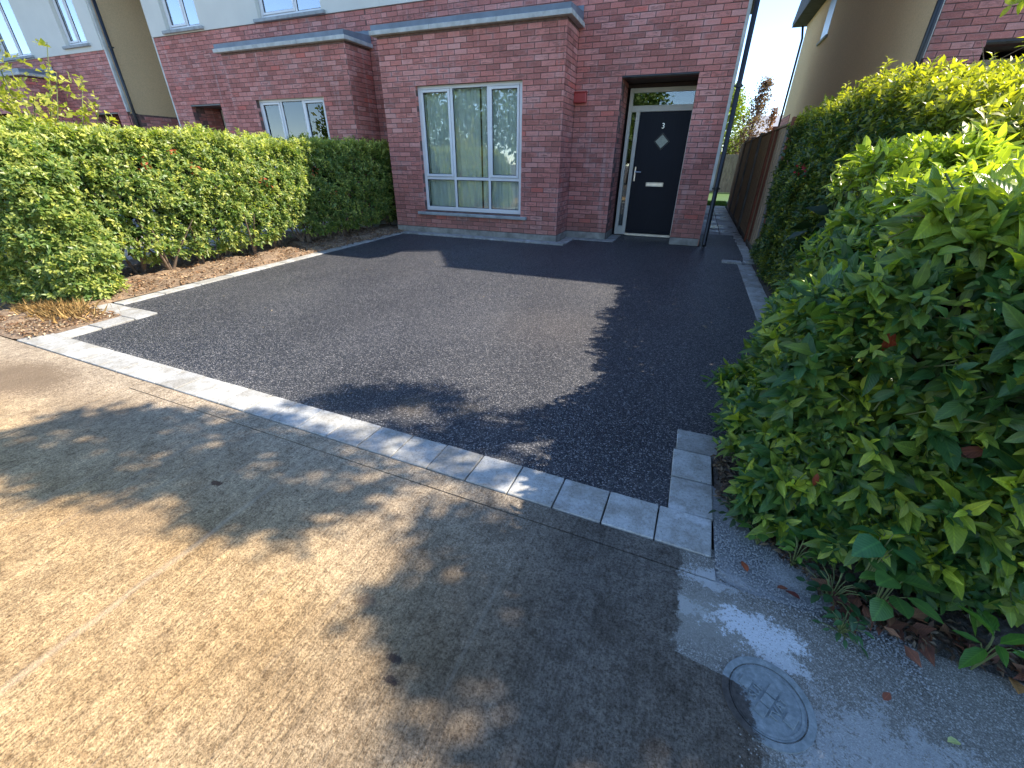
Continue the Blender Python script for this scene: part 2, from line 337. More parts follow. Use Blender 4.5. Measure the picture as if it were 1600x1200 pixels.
M_redbox = simple('red_plastic', (.42,.055,.045), .45, var=.06)
M_roof = simple('dark_roof_tile', (.06,.062,.068), .8, var=.3, scale=6, bump=.4, bscale=12)
M_roofgrey = simple('far_grey_roof', (.30,.30,.31), .8, var=.15, scale=1)
M_iron = simple('painted_iron', (.24,.275,.285), .62, var=.25, scale=25, bump=.4, bscale=180)
def mat_cover():
    m, n, l, p = new_mat('cover_iron'); v = pos_n(n)
    right, sx = wet_edge(n, l, v)
    a = ramp(n, l, noise_n(n, l, v, 60, 5, .7), [(.3, (.17,.195,.195)), (.55, (.26,.29,.29)), (.8, (.38,.41,.40))])
    b = ramp(n, l, noise_n(n, l, v, 60, 5, .7), [(.3, (.045,.04,.036)), (.7, (.12,.105,.09))])
    l.new(mixc(n, l, right, b, a), p.inputs['Base Color']); p.inputs['Roughness'].default_value = .9; p.inputs['Specular IOR Level'].default_value = .2
    l.new(bump_n(n, l, noise_n(n, l, v, 200, 4), .5, .002), p.inputs['Normal']); return m
M_cover = mat_cover()
def mat_door():
    m, n, l, p = new_mat('navy_door'); v = pos_n(n)
    g = noise_n(n, l, vmul(n, l, v, (90, 90, 3)), 1, 4, .6)
    l.new(ramp(n, l, g, [(.3, (.004,.007,.015)), (.7, (.007,.011,.022))]), p.inputs['Base Color'])
    p.inputs['Roughness'].default_value = .45; p.inputs['Specular IOR Level'].default_value = .22; l.new(bump_n(n, l, g, .25, .001), p.inputs['Normal']); return m
M_door = mat_door()
def mat_glass(name, refl, tint):
    m, n, l, p = new_mat(name); n.remove(p); out = n['Material Output']
    tr = N(n, 'ShaderNodeBsdfTransparent'); tr.inputs[0].default_value = (*tint, 1)
    gl = N(n, 'ShaderNodeBsdfGlossy', i_Roughness=.0); gl.inputs[0].default_value = (.95, .98, 1, 1)
    w = bump_n(n, l, noise_n(n, l, pos_n(n), 2.2, 2),   .02, .02); l.new(w, gl.inputs['Normal'])
    fr = N(n, 'ShaderNodeFresnel', i_IOR=1.5); fac = math_n(n, l, 'ADD', math_n(n, l, 'MULTIPLY', fr.outputs[0], 1.25), refl, True)
    mx = n.new('ShaderNodeMixShader'); l.new(fac, mx.inputs[0]); l.new(tr.outputs[0], mx.inputs[1]); l.new(gl.outputs[0], mx.inputs[2]); l.new(mx.outputs[0], out.inputs[0])
    return m
M_glass = mat_glass('window_glass', .03, (.93,.97,.95)); M_glass_hi = mat_glass('upper_window_glass', .35, (.6,.66,.7))
M_frost = simple('frosted_glass', (.42,.46,.36), .3, var=.25, scale=60)
def mat_curtain():
    m, n, l, p = new_mat('sheer_curtain'); v = pos_n(n)
    l.new(ramp(n, l, noise_n(n, l, v, 5, 3), [(.3, (.80,.84,.80)), (.7, (.88,.91,.88))]), p.inputs['Base Color']); p.inputs['Roughness'].default_value = .9
    t = N(n, 'ShaderNodeBsdfTranslucent'); t.inputs[0].default_value = (.6,.65,.63,1); mx = n.new('ShaderNodeMixShader'); mx.inputs[0].default_value = .1
    l.new(p.outputs[0], mx.inputs[1]); l.new(t.outputs[0], mx.inputs[2]); l.new(mx.outputs[0], n['Material Output'].inputs[0]); return m
M_curtain = mat_curtain()
def mat_wood(name, a, b, c3, hz=False):
    m, n, l, p = new_mat(name); v = pos_n(n); oi = n.new('ShaderNodeObjectInfo')
    g = noise_n(n, l, vmul(n, l, v, (8, 50, 3) if not hz else (8, 3, 50)), 1, 5, .6, .4)
    c = ramp(n, l, g, [(.3, a), (.55, b), (.75, c3)])
    c = mixc(n, l, math_n(n, l, 'MULTIPLY', oi.outputs['Random'], .35), c, a)
    l.new(c, p.inputs['Base Color']); p.inputs['Roughness'].default_value = .8
    l.new(bump_n(n, l, g, .4, .004), p.inputs['Normal']); return m
M_fence = mat_wood('fence_timber', (.28,.20,.12), (.46,.34,.21), (.58,.45,.29))
M_fence_red = mat_wood('rust_red_post', (.16,.05,.028), (.27,.09,.045), (.34,.13,.07))
M_fence_grey = mat_wood('weathered_grey_timber', (.13,.125,.11), (.24,.23,.20), (.33,.32,.29))
def mat_pave():
    m, n, l, p = new_mat('wet_paving'); v = pos_n(n); oi = n.new('ShaderNodeObjectInfo')
    w = noise_n(n, l, v, 1.6, 5, .6)
    c = mixc(n, l, math_n(n, l, 'MULTIPLY', oi.outputs['Random'], .4), ramp(n, l, noise_n(n, l, v, 12, 5), [(.3, (.24,.235,.225)), (.7, (.37,.365,.35))]), (.2,.19,.18))
    l.new(c, p.inputs['Base Color']); l.new(ramp(n, l, w, [(.35, (.18,)*3), (.62, (.75,)*3)]), p.inputs['Roughness'])
    l.new(bump_n(n, l, noise_n(n, l, v, 30, 4), .2, .003), p.inputs['Normal']); return m
M_pave = mat_pave()

def mat_leaf(name, trans=.35, rough=.33, spec=.5, vein=True, tcol=(1.25,1.35,.45)):
    m, n, l, p = new_mat(name); at = N(n, 'ShaderNodeAttribute', attribute_name='Col'); v = pos_n(n)
    c = mixc(n, l, 1.0, at.outputs['Color'], ramp(n, l, noise_n(n, l, v, 30, 3, .6), [(.3, (.78,.80,.78)), (.7, (1.16,1.13,1.1))]), 'MULTIPLY')
    if vein:
        uv = n.new('ShaderNodeUVMap'); sx = n.new('ShaderNodeSeparateXYZ'); l.new(uv.outputs[0], sx.inputs[0])
        du = math_n(n, l, 'ABSOLUTE', math_n(n, l, 'SUBTRACT', sx.outputs[0], .5))
        c = mixc(n, l, math_n(n, l, 'MULTIPLY', math_n(n, l, 'SUBTRACT', 1, math_n(n, l, 'MULTIPLY', du, 16), True), .5), c, mixc(n, l, 1.0, c, (2.0,1.8,1.5), 'MULTIPLY'))
        ph = math_n(n, l, 'MULTIPLY', math_n(n, l, 'SUBTRACT', sx.outputs[1], math_n(n, l, 'MULTIPLY', du, .7)), 62)
        hv = math_n(n, l, 'SINE', ph)
        c = mixc(n, l, math_n(n, l, 'MULTIPLY', math_n(n, l, 'MAXIMUM', hv, 0), .13), c, mixc(n, l, 1.0, c, (1.6,1.6,1.2), 'MULTIPLY'))
        l.new(bump_n(n, l, hv, .25, .0012), p.inputs['Normal'])
    l.new(c, p.inputs['Base Color']); p.inputs['Roughness'].default_value = rough; p.inputs['Specular IOR Level'].default_value = spec
    t = n.new('ShaderNodeBsdfTranslucent'); l.new(mixc(n, l, 1.0, c, tcol, 'MULTIPLY'), t.inputs[0])
    mx = n.new('ShaderNodeMixShader'); mx.inputs[0].default_value = trans
    l.new(p.outputs[0], mx.inputs[1]); l.new(t.outputs[0], mx.inputs[2]); l.new(mx.outputs[0], n['Material Output'].inputs[0]); return m
M_leaf_near = mat_leaf('glossy_hedge_leaf', .42, .30, .5)
M_leaf = mat_leaf('hedge_leaf', .42, .38, .5, vein=False)
M_leaf_dry = mat_leaf('dry_leaf', .15, .6, .3, tcol=(1.2,1,.8))
M_stem = simple('hedge_stem', (.20,.145,.10), .9, var=.4, scale=30, bump=.5)
M_bark = simple('tree_bark', (.13,.10,.075), .9, var=.4, scale=14, bump=.8, bscale=30)
M_twig = simple('green_twig', (.14,.17,.06), .7, var=.3, scale=20)
M_petal = simple('purple_petal', (.30,.14,.55), .6)
M_lawn = simple('artificial_grass_blade', (.05,.11,.015), .7, var=.3, scale=20)

# ------------------------------------------------------------ leaf clouds
def leaf_template(hi):
    if hi: st = [(0, 0), (.2, .72), (.5, 1.0), (.8, .58), (1, 0)]
    else: st = [(0, 0), (.48, 1.0), (1, 0)]
    V, UV, F = [], [], []
    row = []
    for t, w in st:
        zc = -.22*t*t
        if w == 0: row.append([len(V)]); V.append((0, t, zc)); UV.append((.5, t))
        else:
            r = []
            for s in (-1, 0, 1): r.append(len(V)); V.append((s*w*.5, t, zc+(.16*w*abs(s)*.5))); UV.append((.5+.5*s*w, t))
            row.append(r)
    for a, b in zip(row[:-1], row[1:]):
        if len(a) == 1: F += [(a[0], b[1], b[0]), (a[0], b[2], b[1])]
        elif len(b) == 1: F += [(a[0], a[1], b[0]), (a[1], a[2], b[0])]
        else: F += [(a[0], a[1], b[1], b[0]), (a[1], a[2], b[2], b[1])]
    return np.array(V, float), np.array(UV, float), F
T_HI = leaf_template(True); T_LO = leaf_template(False)
def unit(a): return a/np.maximum(np.linalg.norm(a, axis=1, keepdims=True), 1e-9)
def leaves(name, pos, dirv, nrm, size, wid, col, mat, parent=None, hi=False, **k):
    V, UV, F = T_HI if hi else T_LO
    pos = np.asarray(pos, float); Nn = len(pos); y = unit(np.asarray(dirv, float)); z = np.asarray(nrm, float)
    z = unit(z - (z*y).sum(1, keepdims=True)*y); x = np.cross(y, z)
    size = np.broadcast_to(size, (Nn,)); wid = np.broadcast_to(wid, (Nn,))
    droop = rng.uniform(.3, 1.9, Nn)
    P = (pos[:, None, :] + x[:, None, :]*(V[None, :, 0:1]*(size*wid)[:, None, None]) + y[:, None, :]*(V[None, :, 1:2]*size[:, None, None])
         + z[:, None, :]*(V[None, :, 2:3]*(size*droop)[:, None, None]))
    nv = len(V); lens = np.array([len(f) for f in F]); flat = np.concatenate([np.array(f) for f in F])
    me = bpy.data.meshes.new(name); me.vertices.add(Nn*nv); me.vertices.foreach_set('co', P.reshape(-1).astype(np.float32))
    loops = (flat[None, :] + (np.arange(Nn)*nv)[:, None]).reshape(-1)
    me.loops.add(len(loops)); me.loops.foreach_set('vertex_index', loops.astype(np.int32))
    nf = len(F)*Nn; me.polygons.add(nf); ls = np.tile(lens, Nn); st = np.concatenate([[0], np.cumsum(ls)[:-1]])
    me.polygons.foreach_set('loop_start', st.astype(np.int32)); me.polygons.foreach_set('loop_total', ls.astype(np.int32))
    uvl = me.uv_layers.new(name='UVMap'); uvl.data.foreach_set('uv', np.tile(UV[flat], (Nn, 1)).reshape(-1).astype(np.float32))
    ca = me.color_attributes.new('Col', 'FLOAT_COLOR', 'POINT'); C = np.ones((Nn, nv, 4), np.float32); C[:, :, :3] = np.asarray(col)[:, None, :]
    ca.data.foreach_set('color', C.reshape(-1))
    me.materials.append(mat); me.polygons.foreach_set('use_smooth', np.ones(nf, bool)); me.update(calc_edges=True)
    return mesh_obj(name, me, parent, **k)
def shoots(base, out, n_leaf, lsize, twig, young, old, spread=.9, youngness=None, jit=.25):
    """leaf arrays for shoots growing from base along out: leaves spiral up each twig, small and young at the tip"""
    base = np.asarray(base); out = unit(np.asarray(out)); S = len(base)
    ref = np.tile([0.3, 0.1, 1.0], (S, 1)); a = unit(np.cross(out, ref)); b = np.cross(out, a)
    ph = rng.uniform(0, 6.28, S); P, D, Nr, Z, C = [], [], [], [], []
    yn = rng.random(S)**2.2 if youngness is None else youngness
    for i in range(n_leaf):
        t = (i+.5)/n_leaf; an = ph + i*2.4 + rng.normal(0, .25, S)
        rad = a*np.cos(an)[:, None] + b*np.sin(an)[:, None]
        up = (.25+.9*t)[None] if False else (.25+.85*t)
        d = unit(rad*spread*(1.15-t*.55) + out*up + rng.normal(0, jit, (S, 3)))
        P.append(base + out*(twig*(t-.35)) + rng.normal(0, .004, (S, 3))); D.append(d)
        Nr.append(unit(out*1.0 - rad*.45 + np.array([0, 0, .5]) + rng.normal(0, .22, (S, 3))))
        Z.append(lsize*(1.12-.62*t*t)*rng.uniform(.65, 1.2, S))
        f = np.clip(yn*(.35+.9*t) + rng.normal(0, .08, S), 0, 1)[:, None]
        C.append(np.array(old)*(1-f) + np.array(young)*f)
    C = np.concatenate(C)*rng.uniform(.72, 1.22, (S*n_leaf, 1))
    return np.concatenate(P), np.concatenate(D), np.concatenate(Nr), np.concatenate(Z), C
def fbm(P, s, seed=0.0):
    return np.array([mnoise.fractal(Vector((p[0]*s+seed, p[1]*s, p[2]*s)), .7, 2.0, 3) for p in P])
def fast_tubes(name, segs, mat, parent=None, n=5, **k):
    if name in ('stems', 'twigs', 'branches') : k.setdefault('kind', 'stuff')   # tangles too fine to pick apart
    b = MB()
    for pts, rad in segs: b.tube(pts, rad, n, cap=False)
    return b.build(name, mat, parent, smooth=True, fix=False, **k)

# ------------------------------------------------------------ brickwork
BL, BH, JT = .215, .065, .010
def brick_mesh(w):
    """one brick, back at y=0, face towards -y, centred in x and z"""
    hx, hz, d, c = w/2, BH/2, .014, .003
    V = [(-hx,0,-hz),(hx,0,-hz),(hx,0,hz),(-hx,0,hz), (-hx,-d+c,-hz),(hx,-d+c,-hz),(hx,-d+c,hz),(-hx,-d+c,hz), (-hx+c,-d,-hz+c),(hx-c,-d,-hz+c),(hx-c,-d,hz-c),(-hx+c,-d,hz-c)]
    F = [(0,1,5,4),(1,2,6,5),(2,3,7,6),(3,0,4,7),(4,5,9,8),(5,6,10,9),(6,7,11,10),(7,4,8,11),(8,9,10,11)]
    UV = [(0,0),(1,0),(1,1),(0,1),(0,0),(1,0),(1,1),(0,1),(.03,.06),(.97,.06),(.97,.94),(.03,.94)]
    return V, F, UV
_bm_cache = {}
def brick_data(w):
    w = round(w, 2) if abs(w-BL) > .004 else BL
    w = max(w, .03)
    if w not in _bm_cache:
        V, F, UV = brick_mesh(w); me = bpy.data.meshes.new('brick'); me.from_pydata(V, [], F); me.materials.append(M_brick)
        uv = me.uv_layers.new(name='UVMap')
        for lp in me.loops: uv.data[lp.index].uv = UV[lp.vertex_index]
        _bm_cache[w] = me
    return _bm_cache[w]
def lay(origin, ang, length, z0, z1, holes=(), shift=0.0):
    """bricks of a wall face: origin (x,y) of its left end seen from outside, ang its direction; holes (u0,u1,z0,z1). Returns (x,y,z,ang,width)"""
    out = []; r = random.Random(int(abs(origin[0]*71+origin[1]*13+ang*9)*100)+3)
    nrow = int(round((z1-z0)/(BH+JT)))
    ca, sa = math.cos(ang), math.sin(ang)
    for k in range(nrow):
        zc = z0+(k+.5)*(BH+JT); u = -((k % 2)*.1125+shift) % .225 - .225
        while u < length:
            a, b = max(u+JT/2, 0.0), min(u+.225-JT/2, length); u += .225
            parts = [(a, b)]
            for (h0, h1, g0, g1) in holes:
                if zc > g0 and zc < g1:
                    nx = []
                    for (p, q) in parts:
                        if q <= h0 or p >= h1: nx.append((p, q)); continue
                        if p < h0: nx.append((p, h0))
                        if q > h1: nx.append((h1, q))
                    parts = nx
            for (p, q) in parts:
                if q-p > .025:
                    c = (p+q)/2; e = r.uniform(-.0012, .0012)
                    out.append((origin[0]+ca*c+sa*e, origin[1]+sa*c-ca*e, zc+r.uniform(-.0008, .0008), ang+r.uniform(-.004, .004), q-p))
    return out
def put_bricks(bricks, parent, limit=300):
    def vis(b):
        nx, ny = math.sin(b[3]), -math.cos(b[3]); dx, dy, dz = b[0], b[1], b[2]-CAM_H
        if nx*(-dx)+ny*(-dy) <= 0: return 0
        X, Y, c = cam_xy(b[:3])
        if not (-20 < X < 1620 and -20 < Y < 1220): return 0
        d = math.sqrt(dx*dx+dy*dy+dz*dz); cosn = (nx*(-dx)+ny*(-dy))/d
        return cosn*(b[4]/.215)/(c*c)
    order = sorted(range(len(bricks)), key=lambda i: -vis(bricks[i]))
    for i in order[:limit]:
        x, y, z, a, w = bricks[i]
        o = bpy.data.objects.new('brick', brick_data(w)); COL.objects.link(o); o.parent = parent
        o.location = (x, y, z); o.rotation_euler = (0, 0, a)
    rest = order[limit:]
    V, F, UV = [], [], []; 
    for i in rest:
        x, y, z, a, w = bricks[i]; v, f, uv = brick_mesh(w); ca, sa = math.cos(a), math.sin(a); n0 = len(V)
        V += [(x+ca*p[0]-sa*p[1], y+sa*p[0]+ca*p[1], z+p[2]) for p in v]; F += [tuple(n0+q for q in g) for g in f]; UV += uv
    me = bpy.data.meshes.new('brickwork'); me.from_pydata(V, [], F); me.materials.append(M_brick)
    uvl = me.uv_layers.new(name='UVMap'); vi = np.zeros(len(me.loops), np.int32); me.loops.foreach_get('vertex_index', vi)
    uvl.data.foreach_set('uv', np.array(UV, np.float32)[vi].reshape(-1))
    mesh_obj('brickwork', me, parent, kind='stuff')
FD = .014   # how far a brick face stands in front of the backing's mortar, less the joint recess
REC = .007  # joint depth behind the face
def wall_box(mb, x0, x1, y0, y1, z0, z1, holes):
    """solid wall in the XZ plane with rectangular holes (x0,x1,z0,z1), cut into non-overlapping boxes"""
    xs = sorted({x0, x1, *[h[0] for h in holes], *[h[1] for h in holes]}); xs = [x for x in xs if x0 <= x <= x1]
    for a, b in zip(xs[:-1], xs[1:]):
        cuts = sorted([(h[2], h[3]) for h in holes if h[0] <= a+1e-6 and h[1] >= b-1e-6]); z = z0
        for (p, q) in cuts:
            if p > z: mb.box(a, b, y0, y1, z, p)
            z = max(z, q)
        if z < z1: mb.box(a, b, y0, y1, z, z1)

# ------------------------------------------------------------ windows
def window(parent, x0, x1, z0, z1, y, cols, rows=(), mat_g=None, sash=(), nm='window', fw=.055, d=.07):
    """frame with mullions at cols and transoms at rows; sash = cells (ci, ri) with their own opening frame. Faces -Y at y"""
    g = mat_g or M_glass
    fr = MB()
    fr.box(x0, x0+fw, y, y+d, z0, z1, .004); fr.box(x1-fw, x1, y, y+d, z0, z1, .004)
    fr.box(x0+fw, x1-fw, y+.001, y+d, z1-fw, z1-.001, .004); fr.box(x0+fw, x1-fw, y+.001, y+d, z0+.001, z0+fw+.015, .004)
    w = fr.build(nm, M_upvc, parent)
    xs = [x0+fw]+list(cols)+[x1-fw]; zs = [z0+fw+.015]+list(rows)+[z1-fw]
    for c in cols: box_obj('mullion', c-.024, c+.024, y+.004, y+d-.004, z0+fw+.015, z1-fw, M_upvc, w)
    for k in range(len(xs)-1):
        a = xs[k]+(.024 if k else 0); b = xs[k+1]-(.024 if k < len(xs)-2 else 0)
        for r in rows: box_obj('transom', a, b, y+.006, y+d-.006, r-.024, r+.024, M_upvc, w)
        for j in range(len(zs)-1):
            p = zs[j]+(.024 if j else 0); q = zs[j+1]-(.024 if j < len(zs)-2 else 0)
            aa, bb, pp, qq = a, b, p, q
            if (k, j) in sash:
                s = MB(); t = .042; yy = y-.012
                s.box(a+.003, a+t, yy, y+.05, p+.003, q-.003, .005); s.box(b-t, b-.003, yy, y+.05, p+.003, q-.003, .005)
                s.box(a+t, b-t, yy+.001, y+.05, q-t, q-.004, .005); s.box(a+t, b-t, yy+.001, y+.05, p+.004, p+t, .005)
                s.build('sash', M_upvc, w); aa, bb, pp, qq = a+t, b-t, p+t, q-t
            gk = MB(); t = .008
            gk.box(aa, aa+t, y+.012, y+.03, pp, qq); gk.box(bb-t, bb, y+.012, y+.03, pp, qq)
            gk.box(aa+t, bb-t, y+.012, y+.03, pp, pp+t); gk.box(aa+t, bb-t, y+.012, y+.03, qq-t, qq); gk.build('gasket', M_gasket, w)
            pn = MB(); pn.box(aa+.002, bb-.002, y+.020, y+.026, pp+.002, qq-.002); pn.build('pane', g, w)
    return w
def curtain(x0, x1, z0, z1, y, label, folds=9, amp=.018, col=M_curtain, gap=None):
    nx = int((x1-x0)*90); V = []; F = []
    for j in range(8):
        z = z0+(z1-z0)*j/7
        for i in range(nx+1):
            t = i/nx; x = x0+(x1-x0)*t
            ww = math.sin(t*folds*6.283+1.3*math.sin(t*5))+.45*math.sin(t*folds*2.7*6.283+1+j*.05)
            V.append((x, y+amp*ww*(1-.25*j/7), z))
    for j in range(7):
        for i in range(nx): a = j*(nx+1)+i; F.append((a, a+1, a+nx+2, a+nx+1))
    me = bpy.data.meshes.new('curtain'); me.from_pydata(V, [], F); me.materials.append(col); me.polygons.foreach_set('use_smooth', [True]*len(F))
    return mesh_obj('curtain', me, label=label, cat='curtain')

# ------------------------------------------------------------ ground
b = MB(); b.poly([(-150,-150,-.075), (150,-150,-.075), (150,200,-.075), (-150,200,-.075)]); b.build('ground', M_dirt, kind='structure')
def plane_poly(name, pts, mat, z, **k):
    b = MB(); b.poly([(x, y, z) for x, y in pts]); return b.build(name, mat, **k)
def prism(name, pts, z0, z1, mat, parent=None, **k):
    b = MB(); n = len(pts); b.poly([(x, y, z1) for x, y in pts])
    for i in range(n):
        (xa, ya), (xb, yb) = pts[i], pts[(i+1) % n]; b.quad((xa, ya, z0), (xb, yb, z0), (xb, yb, z1), (xa, ya, z1))
    return b.build(name, mat, parent, **k)
prism('driveway', [(.13,1.405), (-4.41,1.515), (-4.41,2.20), (-4.985,2.20), (-5.17,7.16), (-1.93,7.16), (-1.93,7.84), (-1.19,7.84), (-1.19,8.80), (.16,8.80),
                   (.16,8.04), (.24,8.04), (.24,9.62), (.84,9.62), (.90,8.5), (.86,7.08), (.55,7.08), (.55,6.75), (.74,6.75), (.74,2.05), (.15,2.05)], -.07, -.004, M_tarmac, kind='structure')
fp = prism('footpath', [(-14,-1.6), (8,-1.6), (8,1.225), (-14,1.39)], -.074, -.012, M_conc, kind='structure')
def front_y(x): return 1.233-.0245*(x-.3)
def slab(x0, x1, y0, fy1, z=0.0):
    prism('concrete_slab', [(x0, y0), (x1, y0), (x1, fy1(x1)), (x0, fy1(x0))], -.010, z, M_conc, fp)
slab(-3.072, 2.6, -1.5, lambda x: front_y(x)-.105); slab(-6.2, -3.082, -1.5, lambda x: front_y(x)-.012)
prism('concrete_slab', [(-3.072, front_y(-3.072)-.100), (.31, front_y(.31)-.100), (.31, front_y(.31)-.010), (-3.072, front_y(-3.072)-.010)], -.010, .001, M_conc, fp)
slab(-14, -6.21, -1.5, lambda x: front_y(x)-.012)
b = MB(); b.poly([(-60,-8,-.05), (60,-8,-.05), (60,-1.6,-.05), (-60,-1.6,-.05)]); b.build('road', M_tarmac, kind='structure')
# neighbour's drive beyond the left hedge
prism('neighbour_driveway', [(-14,1.40), (-7.1,1.40), (-7.1,8.0), (-14,8.0)], -.07, -.006, M_plinth, kind='structure')

# kerbs: every block its own piece
kerb_bed = prism('kerb_edging', [(-4.72,1.36), (-4.72,1.37), (.30,1.25), (.30,1.24)], -.06, -.02, M_plinth, kind='structure')
def kblock(x0, y0, x1, y1, w, z=.007, side=1):
    """block from (x0,y0) to (x1,y1) along its outer edge, width w to the left of that direction"""
    L = math.hypot(x1-x0, y1-y0); a = math.atan2(y1-y0, x1-x0)
    b = MB(); b.box(-L/2+.002, L/2-.002, -w/2+.001, w/2-.001, -.055, z+random.uniform(-.0015, .0015), .0035)
    nx, ny = -math.sin(a)*side, math.cos(a)*side
    o = b.build('kerb_block', M_kerb, kerb_bed); o.location = ((x0+x1)/2+nx*w/2, (y0+y1)/2+ny*w/2, 0)
    o.rotation_euler = (random.uniform(-.004, .004), random.uniform(-.004, .004), a+random.uniform(-.006, .006)); return o
x = .30; k = 0
while x > -4.70:
    x2 = max(x-.203, -4.72); kblock(x2, front_y(x2)-.006, x, front_y(x)-.006, .196); x = x2-.002
for (y0, y1) in ((1.425,1.642), (1.645,1.863)): kblock(.31, y0, .31, y1, .175)
xs = [.145, .345, .545, .745, .93]
for a_, b_ in zip(xs[:-1], xs[1:]): kblock(a_, 1.868, b_-.003, 1.868, .185)
y = 2.06
while y < 6.7: kblock(.925, y, .92, min(y+.42, 6.74), .18); y += .424
kblock(.54, 6.76, .80, 6.76, .16, .02); kblock(.84, 6.80, 1.12, 6.84, .16, .02)
for i in range(6): kblock(.98+.01*math.sin(i), 7.1+i*.42, 1.0, 7.5+i*.42, .14, .01)
# left jog and left side
kblock(-4.605, 1.53, -4.61, 1.76, .19, side=-1); kblock(-4.61, 1.765, -4.61, 2.01, .19, side=-1)
kblock(-5.16, 2.03, -4.80, 2.02, .18); kblock(-4.795, 2.02, -4.42, 2.015, .185)
y = 2.225
while y < 7.3:
    y2 = min(y+.40, 7.34); kblock(-5.135-.038*(y-2.2), y, -5.135-.038*(y2-2.2), y2-.003, .15, side=-1); y = y2
    if y2 >= 7.34: break
x = -5.17
while x < -1.95: x2 = min(x+.42, -1.93); kblock(x, 7.145, x2-.003, 7.145, .205, .022); x = x2
kblock(-1.935, 7.36, -1.935, 7.835, .185, .006)
kblock(-2.12, 7.85, -1.66, 7.85, .18, .006); kblock(-1.655, 7.85, -1.20, 7.85, .18, .006); kblock(-1.20, 8.05, -1.20, 8.38, .18, .006); kblock(-1.20, 8.385, -1.20, 8.71, .18, .006)

# planted beds
def bed(name, x0, x1, y0, y1, z, amp, mat, nx, ny, fx=None, **k):
    V, F = [], []
    for j in range(ny+1):
        for i in range(nx+1):
            x = x0+(x1-x0)*i/nx; yy = y0+(y1-y0)*j/ny
            if fx: x, yy = fx(x, yy, i/nx, j/ny)
            e = 1 if 0 < i < nx and 0 < j < ny else 0
            V.append((x, yy, z+e*amp*(.5+mnoise.fractal(Vector((x*5, yy*5, 1)), .8, 2, 4))))
    for j in range(ny):
        for i in range(nx): a = j*(nx+1)+i; F.append((a, a+1, a+nx+2, a+nx+1))
    me = bpy.data.meshes.new(name); me.from_pydata(V, [], F); me.materials.append(mat); me.polygons.foreach_set('use_smooth', [True]*len(F))
    return mesh_obj(name, me, **k)
bed('left_garden_bed', -7.1, -5.14, 1.42, 7.9, .004, .045, M_soil, 50, 130, lambda x, y, s, t: (x-.19*t*(s), y), kind='structure')
bed('left_bed_front', -7.2, -4.62, 1.355, 2.03, .003, .02, M_soil, 50, 16, lambda x, y, s, t: (x, y+.14*(1-t)*max(0,(x+4.75)/.15) if x > -4.75 else y), kind='structure')
def rb(x, y, s, t):
    yb = 1.60-.42*min(1, max(0, (x-.31)/.5))-.06*max(0, x-.8)+.02*math.sin(x*23)
    return x, yb+(2.0-yb)*t
bed('right_garden_bed', .32, 3.2, 1.05, 2.0, -.008, .05, M_dirt, 60, 26, rb, kind='structure')
bed('right_bed_back', .925, 3.2, 1.9, 7.2, .0, .03, M_dirt, 30, 60, kind='structure')
bed('sand_spill', .312, .80, 1.16, 1.66, -.009, .016, M_sand, 30, 26, lambda x, y, s, t: (x, y-.16*s), kind='structure')

# side passage
sp = prism('side_path', [(.24,9.62), (.99,9.62), (.99,16.4), (.24,16.4)], -.07, -.03, M_mortar, kind='structure')
for j in range(15):
    for i in range(2):
        x0 = .245+i*.375; y0 = 9.63+j*.45
        box_obj('paving_slab', x0, x0+.368, y0, y0+.443, -.04, -.003+random.uniform(-.003, .003), M_pave, sp, bev=.004)
prism('back_lawn', [(-12,16.4), (8,16.4), (8,30), (-12,30)], -.07, -.01, M_lawn, kind='structure')
nb = 5000; px = rng.uniform(.1, 1.1, nb); py = rng.uniform(16.4, 18.5, nb)
leaves('lawn_grass', np.c_[px, py, np.full(nb, -.01)], np.c_[rng.normal(0,.3,nb), rng.normal(0,.3,nb), np.ones(nb)], np.c_[rng.normal(0,1,nb), rng.normal(0,1,nb), np.zeros(nb)], .04, .15,
       np.tile([.07,.14,.02], (nb, 1))*rng.uniform(.7,1.2,(nb,1)), M_leaf, kind='stuff', label='bright green artificial grass behind the side passage', cat='grass')

# ------------------------------------------------------------ houses
YM, YB = 8.04, 7.36         # main wall face, bay face
TH = .30
EAVE_Z, EAVE_Y = 5.30, 7.70
def gable_roof(parent, x0, x1, yb=17.5):
    b = MB(); yr, zr = (EAVE_Y+yb)/2, 8.6
    b.poly([(x0,EAVE_Y,EAVE_Z),(x1,EAVE_Y,EAVE_Z),(x1,yr,zr),(x0,yr,zr)]); b.poly([(x0,yb,EAVE_Z),(x1,yb,EAVE_Z),(x1,yr,zr),(x0,yr,zr)])
    b.poly([(x0,EAVE_Y,EAVE_Z-.16),(x1,EAVE_Y,EAVE_Z-.16),(x1,yb,EAVE_Z-.16),(x0,yb,EAVE_Z-.16)])
    b.poly([(x0,EAVE_Y,EAVE_Z-.16),(x1,EAVE_Y,EAVE_Z-.16),(x1,EAVE_Y,EAVE_Z),(x0,EAVE_Y,EAVE_Z)]); b.poly([(x0,yb,EAVE_Z-.16),(x1,yb,EAVE_Z-.16),(x1,yb,EAVE_Z),(x0,yb,EAVE_Z)])
    for X in (x0, x1): b.poly([(X,EAVE_Y,EAVE_Z-.16),(X,yb,EAVE_Z-.16),(X,yb,EAVE_Z),(X,yr,zr),(X,EAVE_Y,EAVE_Z)])
    r = b.build('roof', M_roof, parent)
    g = MB(); g.tube([(x0, EAVE_Y-.05, EAVE_Z-.03), (x1, EAVE_Y-.05, EAVE_Z-.03)], .055, 8); g.build('gutter', M_black, r)
    g = MB(); g.tube([(x0, yb+.05, EAVE_Z-.03), (x1, yb+.05, EAVE_Z-.03)], .055, 8); g.build('gutter', M_black, r)
